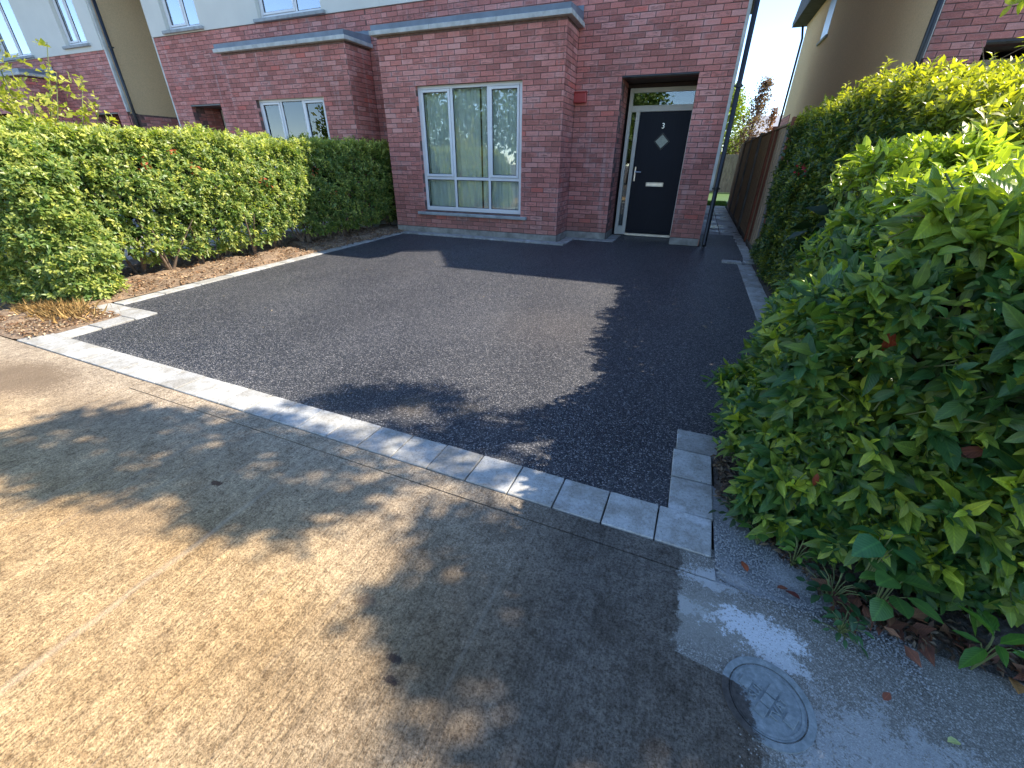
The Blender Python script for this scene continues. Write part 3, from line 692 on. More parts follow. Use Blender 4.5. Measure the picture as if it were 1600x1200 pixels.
def bay_roof(parent, x0, x1, zt=3.08):
    n = max(1, int(round((x1-x0)/1.1)))
    b = MB(); o = .085
    xa, xb, ya = x0-o, x1+o, YB-o
    seg = (xb-xa)/n; s = None
    root = None
    for i in range(n):
        a = xa+seg*i; q = MB(); q.box(a+.002, a+seg-.002, ya, YM-.002, zt, zt+.062, .005); ob = q.build('bay_roof' if i == 0 else 'coping_slab', M_slab, root if root else parent)
        if root is None: root = ob
    l_ = MB(); e = .028
    l_.poly([(xa+e,ya+e,zt+.063),(xb-e,ya+e,zt+.063),(xb-e,ya+e,zt+.135),(xa+e,ya+e,zt+.135)])
    l_.poly([(xa+e,ya+e,zt+.135),(xb-e,ya+e,zt+.135),(xb-e,YM-.004,zt+.19),(xa+e,YM-.004,zt+.19)])
    for X in (xa+e, xb-e): l_.poly([(X,ya+e,zt+.063),(X,ya+e,zt+.135),(X,YM-.004,zt+.19),(X,YM-.004,zt+.063)])
    l_.build('lead_sheet', M_lead, root)
    # dressed flashing up the wall with a wavy top edge
    f = MB(); nn = int((x1-x0+.2)/.06); y = YM-.022
    P = [(xa+e+(xb-xa-2*e)*i/nn, zt+.262+.006*math.sin(i*2.1)+random.uniform(-.004, .004)) for i in range(nn+1)]
    for (p0, z0), (p1, z1) in zip(P[:-1], P[1:]):
        f.quad((p0,y,zt+.185),(p1,y,zt+.185),(p1,y+.002,z1),(p0,y+.002,z0)); f.quad((p0,y+.002,z0),(p1,y+.002,z1),(p1,YM-.002,z1+.002),(p0,YM-.002,z0+.002))
    f.build('flashing', M_lead, root)
def sill(parent, x0, x1, z, yf, h=.055):
    b = MB(); b.box(x0, x1, yf-.055, yf+.10, z, z+h, .006); return b.build('sill', M_sill, parent)
def downpipe(parent, x, y, z0, z1, shoe=True):
    b = MB(); pts = [(x, y, z1), (x, y, z0+.12)] + ([(x, y-.02, z0+.07), (x, y-.06, z0+.03)] if shoe else [])
    b.tube(pts, .034, 12); p = b.build('downpipe', M_black, parent, smooth=True)
    z = .9
    while z < z1:
        c = MB(); c.tube([(x, y, z-.02), (x, y, z+.02)], .042, 12); c.box(x-.06, x+.06, y+.03, y+.045, z-.012, z+.012); c.build('bracket', M_black, p); z += 1.35
def porch(parent, x0, x1, zt, doorx=None, side='L', detail=True, yd=8.75):
    """recess behind an opening x0..x1: soffit, back frame with door"""
    box_obj('porch_soffit', x0, x1, YM+.12, yd, zt+.002, zt+.06, M_soffit, parent)
    box_obj('lintel', x0-.002, x1+.002, YM-.004, YM+.12, zt-.004, zt+.020, M_black, parent, bev=.002)

def house(name, label, xl, xr, bay, win, por, upwins, render_z, right_side=False, left_side=False, right_strip=True, zt_bay=3.08, sash_cols=True, brick_z0=.12):
    h = empty(name, ((xl+xr)/2, YM, 0), label=label, cat='house')
    inv = Vector(h.location)
    root = h
    bricks = []
    bx0, bx1 = bay
    py0, py1, pz = por
    holes = [(py0, py1, 0, pz)]
    upholes = [(w[0], w[1], w[2], w[3]) for w in upwins]
    # backing walls (mortar) --------------------------------
    mb = MB(); yk = YM-FD+REC+FD   # mortar plane sits REC behind the brick faces
    ym = YM+REC
    wall_box(mb, xl, bx0, ym, ym+TH, 0, render_z, [hh for hh in holes if hh[1] <= bx0])
    wall_box(mb, bx1, xr, ym, ym+TH, 0, render_z, [hh for hh in holes if hh[0] >= bx1])
    mb.box(bx0, bx1, ym, ym+TH, zt_bay, render_z)
    # bay
    wx0, wx1, wz0, wz1 = win
    wall_box(mb, bx0+REC, bx1-REC, YB+REC, YB+REC+.10, 0, zt_bay, [(wx0, wx1, wz0, wz1)])
    mb.box(bx0+REC, bx0+REC+.1, YB+REC+.10, ym+TH, 0, zt_bay); mb.box(bx1-REC-.1, bx1-REC, YB+REC+.10, ym+TH, 0, zt_bay)
    mb.box(bx0+.11, bx1-.11, YB+1.2, YB+1.25, 0, zt_bay)
    mb.build('wall', M_mortar, root)
    # bricks -------------------------------------------------
    FY = YM+.014; FB = YB+.014
    z1 = render_z-.004
    def L(ox, oy, ang, ln, z0, z1_, hs=(), sh=0): bricks.extend(lay((ox, oy), ang, ln, z0, z1_, hs, sh))
    mz0 = brick_z0
    L(xl, FY, 0, bx0-xl, mz0, z1, [(py0-xl, py1-xl, 0, pz)] if py1 <= bx0 else [])
    L(bx1, FY, 0, xr-bx1, mz0, z1, [(py0-bx1, py1-bx1, 0, pz)] if py0 >= bx1 else [])
    L(bx0, FY, 0, bx1-bx0, mz0+.075*int((zt_bay-mz0)/.075), z1)
    L(bx0, FB, 0, bx1-bx0, mz0, zt_bay, [(wx0-bx0, wx1-bx0, wz0-.06, wz1)])
    L(bx1-.014, YB, math.pi/2, YM-YB, mz0, zt_bay, sh=.11); L(bx0+.014, YM, -math.pi/2, YM-YB, mz0, zt_bay, sh=.11)
    # porch reveals
    L(py0-.014, YM+.12, math.pi/2, .58, mz0, pz, sh=.05); L(py1+.014, YM+.70, -math.pi/2, .58, mz0, pz, sh=.05)
    L(py0-.014, YM+.002, math.pi/2, .118, mz0, pz); L(py1+.014, YM+.12, -math.pi/2, .118, mz0, pz)
    # window reveal
    L(wx0-.014, YB+.002, math.pi/2, .085, wz0-.05, wz1); L(wx1+.014, YB+.087, -math.pi/2, .085, wz0-.05, wz1)
    rv = MB()
    rv.box(py0-.12, py0-REC, ym+TH, YM+1.0, 0, pz+.3); rv.box(py1+REC, py1+.12, ym+TH, YM+1.0, 0, pz+.3); rv.build('porch_wall', M_mortar, root)
    put_bricks(bricks, root)
    # plinths
    def plb(x0, x1, y0, y1): box_obj('plinth', x0, x1, y0, y1, 0, brick_z0-.006, M_plinth, root)
    for (a, c) in ((xl, bx0), (bx1, xr)):
        seg = [(a, c)]
        if a <= py0 and py1 <= c: seg = [(a, py0), (py1, c)]
        for (p, q) in seg: plb(p, q, YM-.006, YM+.05)
    plb(bx0-.006, bx1+.006, YB-.006, YB+.006); plb(bx1-.012, bx1+.005, YB+.007, YM-.007); plb(bx0-.005, bx0+.012, YB+.007, YM-.007)
    plb(py0-.012, py0+.004, YM+.051, YM+.70); plb(py1-.004, py1+.012, YM+.051, YM+.70)
    # upper rendered wall
    up = MB(); wall_box(up, xl, xr, YM-.022, YM+TH, render_z+.001, EAVE_Z-.17, upholes); up.build('rendered_wall', M_cream, root)
    # body behind, so that nothing shows through the windows
    bd = MB(); bd.box(xl+.02, xr-.02, YM+1.7, 17.1, 0, EAVE_Z-.18)
    bd.box(xl+.02, py0-.12, YM+TH+.02, YM+1.69, 2.9, 2.95); bd.build('house_body', M_dark, root)
    bay_roof(root, bx0, bx1, zt_bay)
    for i, (x0, x1, z0, z1_, cols) in enumerate(upwins):
        window(root, x0+.004, x1-.004, z0+.004, z1_-.004, YM+.06, cols, (), M_glass_hi, [(0, 0)] if len(cols) else [], fw=.05)
        s = sill(root, x0-.10, x1+.10, z0-.052, YM-.02)
        box_obj('blind', x0+.04, x1-.04, YM+.22, YM+.235, z0+.03, z1_-.03, M_curtain, root)
    porch(root, py0, py1, pz)
    for c in root.children:       # parts are laid in world space: carry them into the house's frame
        c.location = Vector(c.location)-inv
    return h

# number 3 ---------------------------------------------------
h3 = house('brick_house', 'red brick house with the navy front door marked 3 and the full height bay window', -5.77, .20, (-5.43, -2.13), (-4.76, -2.80, .415, 2.385),
           (-1.39, -.267, 2.43), [], 3.65)
def add(parent, fn):            # build children in world space below a house empty that stands elsewhere
    before = set(bpy.data.objects); fn()
    off = Vector(parent.location)
    for o in set(bpy.data.objects)-before:
        if o.parent == parent: o.location = Vector(o.location)-off
def n3():
    window(h3, -4.758, -2.815, .42, 2.38, 7.435, (-4.11, -3.425), (.975,), M_glass, [(0, 1), (2, 1)])
    sill(h3, -4.90, -2.68, .345, YB, .05)
    # door set
    f = MB(); y = 8.75; z0 = .012
    f.box(-1.345, -1.285, y, y+.08, z0, 2.37, .004); f.box(-.300, -.262, y, y+.08, z0, 2.37, .004)
    f.box(-1.284, -.301, y+.001, y+.08, 2.305, 2.369, .004); f.box(-1.284, -.301, y+.001, y+.08, 2.03, 2.12, .004)
    f.box(-1.205, -1.140, y+.001, y+.08, z0, 2.029, .004); f.box(-1.284, -1.206, y+.002, y+.08, z0, .165, .004)
    fr = f.build('door_frame', M_door_frame, h3)
    box_obj('threshold', -1.139, -.301, y-.03, y+.08, .004, .050, M_steel, fr)
    g = MB(); g.box(-1.283, -1.207, y+.035, y+.041, .166, 2.028); g.build('sidelight_pane', M_glass, fr)
    g = MB(); g.box(-1.283, -.302, y+.035, y+.041, 2.121, 2.304); g.build('fanlight_pane', M_glass, fr)
    box_obj('hall_wall', -1.6, .1, y+.9, y+.93, 0, 2.6, M_dark, h3); box_obj('hall_ceiling', -1.6, .1, y+.1, y+.9, 2.5, 2.53, M_dark, h3)
    box_obj('frame_packer', -1.39, -.262, y+.01, y+.08, 2.371, 2.431, M_soffit, h3)
    d = MB(); y = 8.765
    d.box(-1.137, -.304, y, y+.045, .054, 2.026, .004); dr = d.build('door', M_door, h3)
    # vertical grooves beside a flat centre: thin raised mouldings
    box_obj('weather_bar', -1.13, -.31, y-.02, y-.001, .062, .10, M_door, dr)
    c = Vector((-.71, y, 1.585)); r = .135
    b = MB()
    for (ro, ri, yo) in ((r, r-.030, y-.012),):
        P = [(0, ro), (ro, 0), (0, -ro), (-ro, 0)]; Q = [(0, ri), (ri, 0), (0, -ri), (-ri, 0)]
        for i in range(4):
            j = (i+1) % 4; A = lambda p, yy: (c.x+p[0], yy, c.z+p[1])
            b.quad(A(P[i], yo), A(P[j], yo), A(Q[j], yo), A(Q[i], yo)); b.quad(A(P[i], yo), A(P[j], yo), A(P[j], y), A(P[i], y)); b.quad(A(Q[i], yo), A(Q[j], yo), A(Q[j], y), A(Q[i], y))
    b.build('diamond_surround', M_black, dr)
    b = MB(); ri = r-.030; b.poly([(c.x, y-.004, c.z+ri), (c.x+ri, y-.004, c.z), (c.x, y-.004, c.z-ri), (c.x-ri, y-.004, c.z)]); b.build('diamond_pane', M_frost, dr)
    b = MB(); b.box(-1.108, -1.078, y-.012, y-.0005, .95, 1.19, .005); b.tube([(-1.093, y-.012, 1.105), (-1.093, y-.055, 1.105)], .011, 8); b.tube([(-1.093, y-.05, 1.105), (-.985, y-.052, 1.103)], [.011, .009], 8); b.build('handle', M_steel, dr, smooth=False)
    b = MB(); b.box(-.875, -.565, y-.014, y-.0005, .870, .940, .008); b.box(-.865, -.575, y-.022, y-.0145, .885, .928, .006); b.build('letterbox', M_steel, dr)
    cu = bpy.data.curves.new('number', 'FONT'); cu.body = '3'; cu.size = .115; cu.extrude = .003; cu.align_x = 'CENTER'
    o = bpy.data.objects.new('tmp', cu); COL.objects.link(o); dg = bpy.context.evaluated_depsgraph_get(); me = bpy.data.meshes.new_from_object(o.evaluated_get(dg)); bpy.data.objects.remove(o)
    me.materials.clear(); me.materials.append(M_steel); nb = mesh_obj('number', me, dr, loc=(-.722, y-.004, 1.78)); nb.rotation_euler = (R(90), 0, 0)
    # red wall vent
    b = MB(); b.box(-2.125, -1.925, 7.95, 8.045, 2.11, 2.25, .008); b.box(-2.135, -1.915, 7.94, 8.044, 2.251, 2.262, .003); vb = b.build('alarm_box', M_redbox, h3)
    # rendered gable side, its pale edge and the downpipe
    sd = MB(); sd.box(.201, .243, YM+.061, 17.2, .87, EAVE_Z-.17); se = MB(); se.box(.201, .245, YM+.001, YM+.06, .87, EAVE_Z-.17); se.build('pale_edge', M_strip, h3); s = sd.build('gable_render', M_dash, h3)
    sb = MB(); sb.box(.201, .212, YM+.002, 17.2, 0, .869); sb.build('gable_base', M_brick, h3)
    sg = MB(); sg.poly([(.21, YM, EAVE_Z-.17), (.21, 17.2, EAVE_Z-.17), (.21, 12.6, 8.5)]); sg.build('gable', M_dash, h3)
    downpipe(h3, .300, 8.01, .0, 5.2)
    gable_roof(h3, -5.77, .65)
add(h3, n3)
# the curtains stand behind the panes
curtain(-4.72, -3.62, .45, 2.36, 7.545, 'left sheer grey curtain behind the big bay window', 9)
curtain(-3.60, -2.85, .45, 2.36, 7.55, 'right sheer grey curtain behind the big bay window', 6)

h2 = house('brick_house', 'adjoining red brick house with a smaller bay window above the sunlit hedge', -12.0, -5.772, (-9.17, -6.11), (-8.53, -6.78, .50, 2.32),
           (-11.43, -10.43, 2.34), [(-11.45, -10.37, 3.72, 4.95, (-10.85,)), (-8.68, -7.08, 3.70, 4.95, (-7.75,))], 3.65)
def n2():
    window(h2, -8.526, -6.784, .505, 2.315, 7.435, (-7.95, -7.38), (1.02,), M_glass, [(0, 1), (2, 1)])
    sill(h2, -8.65, -6.66, .445, YB, .05)
    box_obj('door_frame', -11.40, -10.46, 8.75, 8.80, .012, 2.33, M_door_frame, h2); box_obj('door', -11.28, -10.72, 8.735, 8.748, .05, 2.03, M_soffit, h2)
    sb = MB(); sb.box(-12.045, -12.001, YM+.002, 17.2, .87, EAVE_Z-.17); sb.build('gable_render', M_strip, h2)
    gable_roof(h2, -12.45, -5.775)
add(h2, n2)
curtain(-8.49, -6.82, .54, 2.29, 7.545, 'pale curtain behind the smaller bay window over the hedge', 10)

hl = house('brick_house', 'brick and cream house at the far left behind the yellow leaved shrub', -23.0, -13.9, (-19.6, -16.35), (-18.9, -17.0, .5, 2.3),
           (-15.25, -14.28, 2.27), [(-15.30, -14.40, 3.70, 4.95, (-14.85,)), (-18.4, -16.95, 3.62, 4.95, (-17.6,))], 3.55)
def nl():
    sd = MB(); sd.box(-13.898, -13.855, YM+.071, 17.2, 0, EAVE_Z-.17); sd.build('gable_render', M_dash, hl)
    sd = MB(); sd.box(-13.899, -13.85, YM+.002, YM+.07, 2.3, EAVE_Z-.17); sd.build('pale_edge', M_strip, hl)
    bs = lay((-13.899, YM), math.pi/2, 1.25, .12, 2.25)
    bs = [(x+.0145+.03, y, z, a, w) for x, y, z, a, w in bs if y < YM+.24]+[(x+.06, y, z, a, w) for x, y, z, a, w in bs if y >= YM+.24]
    m_ = MB(); m_.box(-13.853, -13.832, YM+.02, YM+1.27, 0, 2.26); m_.build('side_brick_backing', M_mortar, hl)
    put_bricks(bs, hl, 0)
    downpipe(hl, -13.72, 8.10, 0, 5.2, False)
    gable_roof(hl, -23.4, -13.45)
    box_obj('door', -15.2, -14.35, 8.76, 8.80, .02, 2.2, M_door, hl)
add(hl, nl)

hr = house('brick_house', 'neighbouring house on the right with beige roughcast side wall behind the hedge', 2.37, 11.5, (5.0, 8.3), (5.6, 7.6, .415, 2.385),
           (2.93, 4.05, 2.57), [(5.2, 6.6, 3.72, 4.95, (5.9,))], 3.65)
def nr():
    sd = MB(); sd.box(2.322, 2.368, YM+.06, 19.2, 0, EAVE_Z-.17); sd.build('gable_render', M_dash, hr)
    sd = MB(); sd.box(2.320, 2.369, YM+.001, YM+.059, 2.45, EAVE_Z-.17, .006); sd.build('pale_edge', M_strip, hr)
    sg = MB(); sg.poly([(2.33, YM, EAVE_Z-.17), (2.33, 19.2, EAVE_Z-.17), (2.33, 13.4, 8.6)]); sg.build('gable', M_dash, hr)
    bs = lay((2.318, YM+1.20), -math.pi/2, 1.19, .12, 2.26); put_bricks([(x, y, z, a, w) for x, y, z, a, w in bs], hr, 0)
    bs = lay((2.318, 19.18), -math.pi/2, 1.6, .12, 2.6); put_bricks(bs, hr, 0)
    m_ = MB(); m_.box(2.312, 2.321, YM+.01, YM+1.20, 0, 2.27); m_.box(2.312, 2.321, 17.6, 19.19, 0, 2.62); m_.build('side_brick_backing', M_mortar, hr)
    box_obj('door_frame', 2.95, 4.03, 8.75, 8.80, .0, 2.50, M_door_frame, hr); box_obj('door', 3.1, 3.95, 8.735, 8.748, .05, 2.05, M_soffit, hr)
    b = MB(); b.tube([(2.30, 7.97, 5.2), (2.30, 7.97, .1)], .034, 12); dp = b.build('downpipe', M_black, hr, smooth=True)
    for z in (.9, 2.28, 3.6): q = MB(); q.tube([(2.30,7.97,z-.03),(2.30,7.97,z+.03)], .042, 12); q.build('bracket', M_black, dp)
    b = MB(); b.tube([(2.22, 19.40, 5.15), (2.28, 19.25, 4.8), (2.28, 19.24, .1)], .034, 10); b.build('rear_downpipe', M_black, hr, smooth=True)
    w = MB(); w.box(2.316, 2.3215, 15.15, 15.95, 4.08, 5.0); sw = w.build('side_window', M_frost, hr); box_obj('side_window_sill', 2.27, 2.3215, 15.05, 16.05, 4.02, 4.078, M_slab, hr)
    bd = MB(); bd.box(2.375, 11.4, 17.2, 19.19, 0, EAVE_Z-.17); bd.build('rear_body', M_dash, hr)
    gable_roof(hr, 1.93, 11.9, 19.5)
add(hr, nr)

# ------------------------------------------------------------ fence, far end of the passage
fe = empty('timber_fence', (1.04, 8, 0), label='brown timber boundary fence running back along the side passage', cat='fence')
def fence():
    y = 7.25; i = 0
    while y < 16.2:
        if i % 15 == 0:
            b = MB(); b.box(1.00, 1.10, y, y+.10, -.02, 1.80, .006); b.build('post', M_fence_red if i == 0 or i == 15 else M_fence_grey, fe); y += .103; i += 1; continue
        mat = M_fence_grey if i < 5 else (M_fence_red if 10 < i < 14 else M_fence)
        b = MB(); b.box(1.035+.006*(i % 2), 1.055+.006*(i % 2), y, y+.118, .04, 1.72+.01*random.random(), .003); b.build('board', mat, fe); y += .121; i += 1
    b = MB(); b.box(1.02, 1.075, 7.26, 16.2, 1.735, 1.765, .004); b.build('cap_rail', M_fence, fe)
    b = MB(); b.box(1.03, 1.07, 7.26, 16.2, -.03, .035); b.build('gravel_board', M_fence_grey, fe)
add(fe, fence)
ef = empty('garden_fence', (0, 24, 0), label='weathered grey panel fence closing the back garden beyond the passage', cat='fence')
def efn():
    for i in range(40): box_obj('board', -1.9+i*.15, -1.9+i*.15+.146, 24, 24.03, 0, 1.6, M_fence_grey, ef, bev=.003)
    for i in range(4): box_obj('post', -1.95+i*1.8, -1.85+i*1.8, 24.032, 24.12, 0, 1.66, M_fence_grey, ef)
add(ef, efn)
fh = empty('house', (6, 46, 0), label='far house with a pale grey roof just showing above the fence', cat='house')
def fhn():
    b = MB(); b.box(2.2, 12, 44, 52, 0, 3.0); b.build('wall', M_dash, fh)
    b = MB(); P = [(1.9,43.6,3.0),(12.3,43.6,3.0),(12.3,52.4,3.0),(1.9,52.4,3.0),(3.6,48,4.9),(12.3,48,4.9)]
    b.poly([P[0],P[1],P[5],P[4]]); b.poly([P[3],P[2],P[5],P[4]]); b.poly([P[0],P[4],P[3]]); b.poly([P[1],P[5],P[2]]); b.poly([P[0],P[1],P[2],P[3]]); b.build('roof', M_roofgrey, fh)
add(fh, fhn)

# ------------------------------------------------------------ trees
def tree(name, label, x, y, h, rad, trunk_h, col_o, col_y, nclump, leaf, group=None, z0=0, shape=1.0, ncl=26, seed=1, lean=(0, 0)):
    t = empty(name, (x, y, 0), label=label, cat='tree', group=group); r = random.Random(seed)
    top = Vector((x+lean[0], y+lean[1], h*.93)); segs = []
    tr = MB(); tr.tube([(x, y, -.1), (x+.05, y, trunk_h), (x+lean[0]*.5, y+lean[1]*.5, h*.6), top], [rad*.07+.03, rad*.05+.02, .03+rad*.02, .012], 8); tr.build('trunk', M_bark, t, smooth=True)
    C = []
    for i in range(nclump):
        u = r.random(); z = trunk_h*.8+(h-trunk_h*.8)*u
        prof = math.sin(min(1, (u*.92+.10))*math.pi)**.6*(1-.35*u*shape); a = r.uniform(0, 6.283); q = rad*prof*math.sqrt(r.uniform(.15, 1))
        C.append((x+lean[0]*u+math.cos(a)*q, y+lean[1]*u+math.sin(a)*q, z))
        if i % 3 == 0:
            zc = max(trunk_h*.7, z-q*.8); segs.append(([(x+lean[0]*u*.8, y+lean[1]*u*.8, zc), tuple((Vector(C[-1])+Vector((x+lean[0]*u, y+lean[1]*u, zc)))*.5+Vector((0, 0, .05))), C[-1]], [.02+rad*.006, .014, .005]))
    fast_tubes('branches', segs, M_bark, t, 5)
    C = np.array(C); out = np.repeat(C, ncl, 0)+rng.normal(0, 1, (nclump*ncl, 3))*np.array([1, 1, .8])*rad*.13
    n = len(out); yf = np.clip(rng.normal(.35, .25, (n, 1)), 0, 1)
    leaves('crown', out, rng.normal(0, 1, (n, 3))+np.array([0, 0, -.2]), rng.normal(0, 1, (n, 3))+np.array([0, 0, .8]), leaf*rng.uniform(.7, 1.3, n), .55,
           (np.array(col_o)*(1-yf)+np.array(col_y)*yf)*rng.uniform(.7, 1.25, (n, 1)), M_leaf, t, kind='stuff')
    for c in t.children: c.location = Vector(c.location)-Vector(t.location)
    return t
tree('leafy_tree', 'yellow green tree beyond the back of the passage beside the downpipe', .75, 26.5, 4.4, 1.5, .9, (.20,.28,.04), (.42,.48,.07), 420, .11, seed=3)
tree('purple_tree', 'slender purple leaved tree rising above the passage fence against the sky', 1.75, 25.5, 4.55, .9, .7, (.12,.06,.06), (.30,.20,.15), 200, .10, ncl=20, seed=5, shape=1.9, lean=(.35, 0))
tree('purple_tree', 'small copper leaved sapling to the right of the purple tree', 2.6, 26.5, 3.5, .5, .8, (.20,.07,.05), (.36,.20,.11), 80, .10, ncl=18, seed=8, shape=1.6, lean=(.2, 0))
# street trees behind the camera: they show mirrored in the panes
gl = 'trees across the road mirrored in the window panes'
for i, (tx, ty, hh, rr) in enumerate([(-14, -13, 6.5, 3.0), (-8.6, -12, 7.5, 3.1), (-4.2, -13.5, 5.6, 2.4), (-19.5, -14, 7.0, 3.2), (2.5, -13, 6.0, 2.6), (-25, -15, 6.4, 3.0)]):
    tree('street_tree', ['wide low leafy tree across the road opposite the adjoining house', 'tallest leafy tree across the road facing the bay windows', 'smaller rounded tree across the road facing the driveway', 'leafy tree across the road facing the far left house', 'leafy tree across the road opposite the right hand hedge', 'last leafy tree at the far left end of the row across the road'][i], tx, ty, hh, rr, 1.6, (.12,.20,.06), (.26,.34,.10), 230, .34, group=gl, seed=20+i, ncl=16)

# the big garden tree whose shade dapples the path and drive; unseen crown shaped backwards from it
SH = [([(-260,745),(-180,700),(0,690),(70,655),(150,640),(235,648),(300,640),(360,655),(420,640),(470,660),(560,690),(600,735),(640,760),(560,800),(500,840),(470,846),(420,830),(330,826),(300,800),(190,775),(70,785),(0,760),(-120,800),(-240,780)], .62),
      ([(450,625),(540,600),(600,606),(660,597),(745,612),(740,645),(690,640),(640,632),(560,640),(500,650)], .6),
      ([(560,660),(640,668),(760,640),(860,642),(965,655),(960,690),(880,684),(800,676),(830,720),(800,735),(720,700),(640,690)], .5),
      ([(880,700),(960,690),(1050,700),(1050,860),(930,860),(915,760),(900,740)], .7),
      ([(690,720),(790,730),(840,735),(800,748),(740,742)], .5), ([(600,700),(690,720),(770,745),(700,770),(640,755)], .4),
      ([(690,790),(860,800),(1060,880),(1060,1000),(1150,1060),(1200,1210),(790,1210),(740,1150),(765,1110),(700,1060),(640,1030),(585,1010),(612,950),(590,915),(620,865)], 1.15),
      ([(640,1030),(700,1060),(760,1110),(720,1190),(640,1180),(700,1120)], .25)]
def in_poly(p, P):
    c = False; j = len(P)-1
    for i in range(len(P)):
        if (P[i][1] > p[1]) != (P[j][1] > p[1]) and p[0] < (P[j][0]-P[i][0])*(p[1]-P[i][1])/(P[j][1]-P[i][1])+P[i][0]: c = not c
        j = i
    return c
def canopy():
    t = empty('garden_tree', (5.4, 4.3, 0), label='overhanging garden tree above the right hand hedge with one leafy twig in the top corner', cat='tree')
    r = random.Random(5); C = []; G = []
    tries = 0
    while tries < 6200:          # boughs first, then the sprays on each bough
        tries += 1; gx, gy = r.uniform(-4.4, .6), r.uniform(.25, 2.3)
        X, Y, c = cam_xy((gx, gy, 0)); w = sum(d for P, d in SH if in_poly((X, Y), P))
        if r.random() < w*.26:
            z = 3.7+.3*math.sin(gx*2.1+gy*3)+r.uniform(-.35, .35)-.10*gx
            if gx > -.5 and gy > .8: continue
            for k in range(4):
                qx, qy = gx+r.gauss(0, .055), gy+r.gauss(0, .045); X, Y, c = cam_xy((qx, qy, 0)); ww = sum(d for P, d in SH if in_poly((X, Y), P))
                if ww > .2 or r.random() < .25: C.append((qx+.928*z, qy+.504*z, z+r.uniform(-.1, .1)))
    n1 = len(C)
    for i in range(1300):          # extra crown added to shade the bottom right corner and beyond
        gx, gy = r.uniform(-.1, 2.3), r.uniform(-1.0, .76); z = r.uniform(3.4, 4.5)
        if gy > .3 and gx < .2: continue
        C.append((gx+.928*z, gy+.504*z, z))
    C = np.array(C); n0 = len(C); ncl = 15
    sp_ = np.r_[np.full(n1, .038), np.full(n0-n1, .085)]; out = np.repeat(C, ncl, 0)+rng.normal(0, 1, (n0*ncl, 3))*np.repeat(sp_, ncl)[:, None]; n = len(out)
    col = np.tile([.16,.22,.04], (n, 1))*rng.uniform(.7, 1.3, (n, 1))
    leaves('crown', out, rng.normal(0, 1, (n, 3)), rng.normal(0, 1, (n, 3))+np.array([.9,.5,1.0])*.6, .055*rng.uniform(.7, 1.3, n), .6, col, M_leaf, t, kind='stuff')
    segs = [([(5.4,4.3,-.1), (5.3,4.2,1.8), (4.8,3.9,2.9), (4.2,3.5,3.7)], [.20,.16,.10,.05])]
    net = [np.array([4.2, 3.5, 3.7])]          # each twig grows from the nearest point already reached
    sel = [C[i] for i in range(0, n0, 6)]; sel.sort(key=lambda p: float(np.linalg.norm(p-net[0])))
    for p in sel:
        q = min(net, key=lambda a: float(np.linalg.norm(p-a))+.12*float(np.linalg.norm(a-net[0]))); d0 = float(np.linalg.norm(p-net[0]))
        segs.append(([tuple(q), tuple((q+p)/2+np.array([0, 0, .02])), tuple(p)], [.008, .006, .004])); net.append(p)
    fast_tubes('trunk', segs, M_bark, t, 6)
    # the low twig that hangs into the corner of the view
    cp = Vector((1.235, 2.72, 2.04))
    P, D, Nn, Z, Cc = shoots([(1.10,2.62,1.80), (1.03,2.66,1.835), (1.2,2.7,1.9), (1.3,2.8,2.0), (1.16,2.6,1.93)], [(-.5,-.2,-.35)]*5, 5, .075, .10, (.55,.55,.05), (.40,.44,.05), youngness=np.ones(5)*.8)
    leaves('twig_leaves', P, D, Nn, Z, .55, Cc, M_leaf, t, hi=True)
    fast_tubes('twig', [([(1.6,3.1,2.8), (1.3,2.8,2.02), (1.04,2.6,1.84)], [.01,.006,.003]), ([(1.6,3.1,2.8), (3.0,3.6,3.4), (4.8,3.9,2.9)], [.01,.03,.06])], M_twig, t, 5)
    for c in t.children: c.location = Vector(c.location)-Vector(t.location)
canopy()

# ------------------------------------------------------------ hedges
def surf_noise(P, N0, amp, s, seed):
    f = fbm(P, s, seed); return P + N0*(f*amp)[:, None]
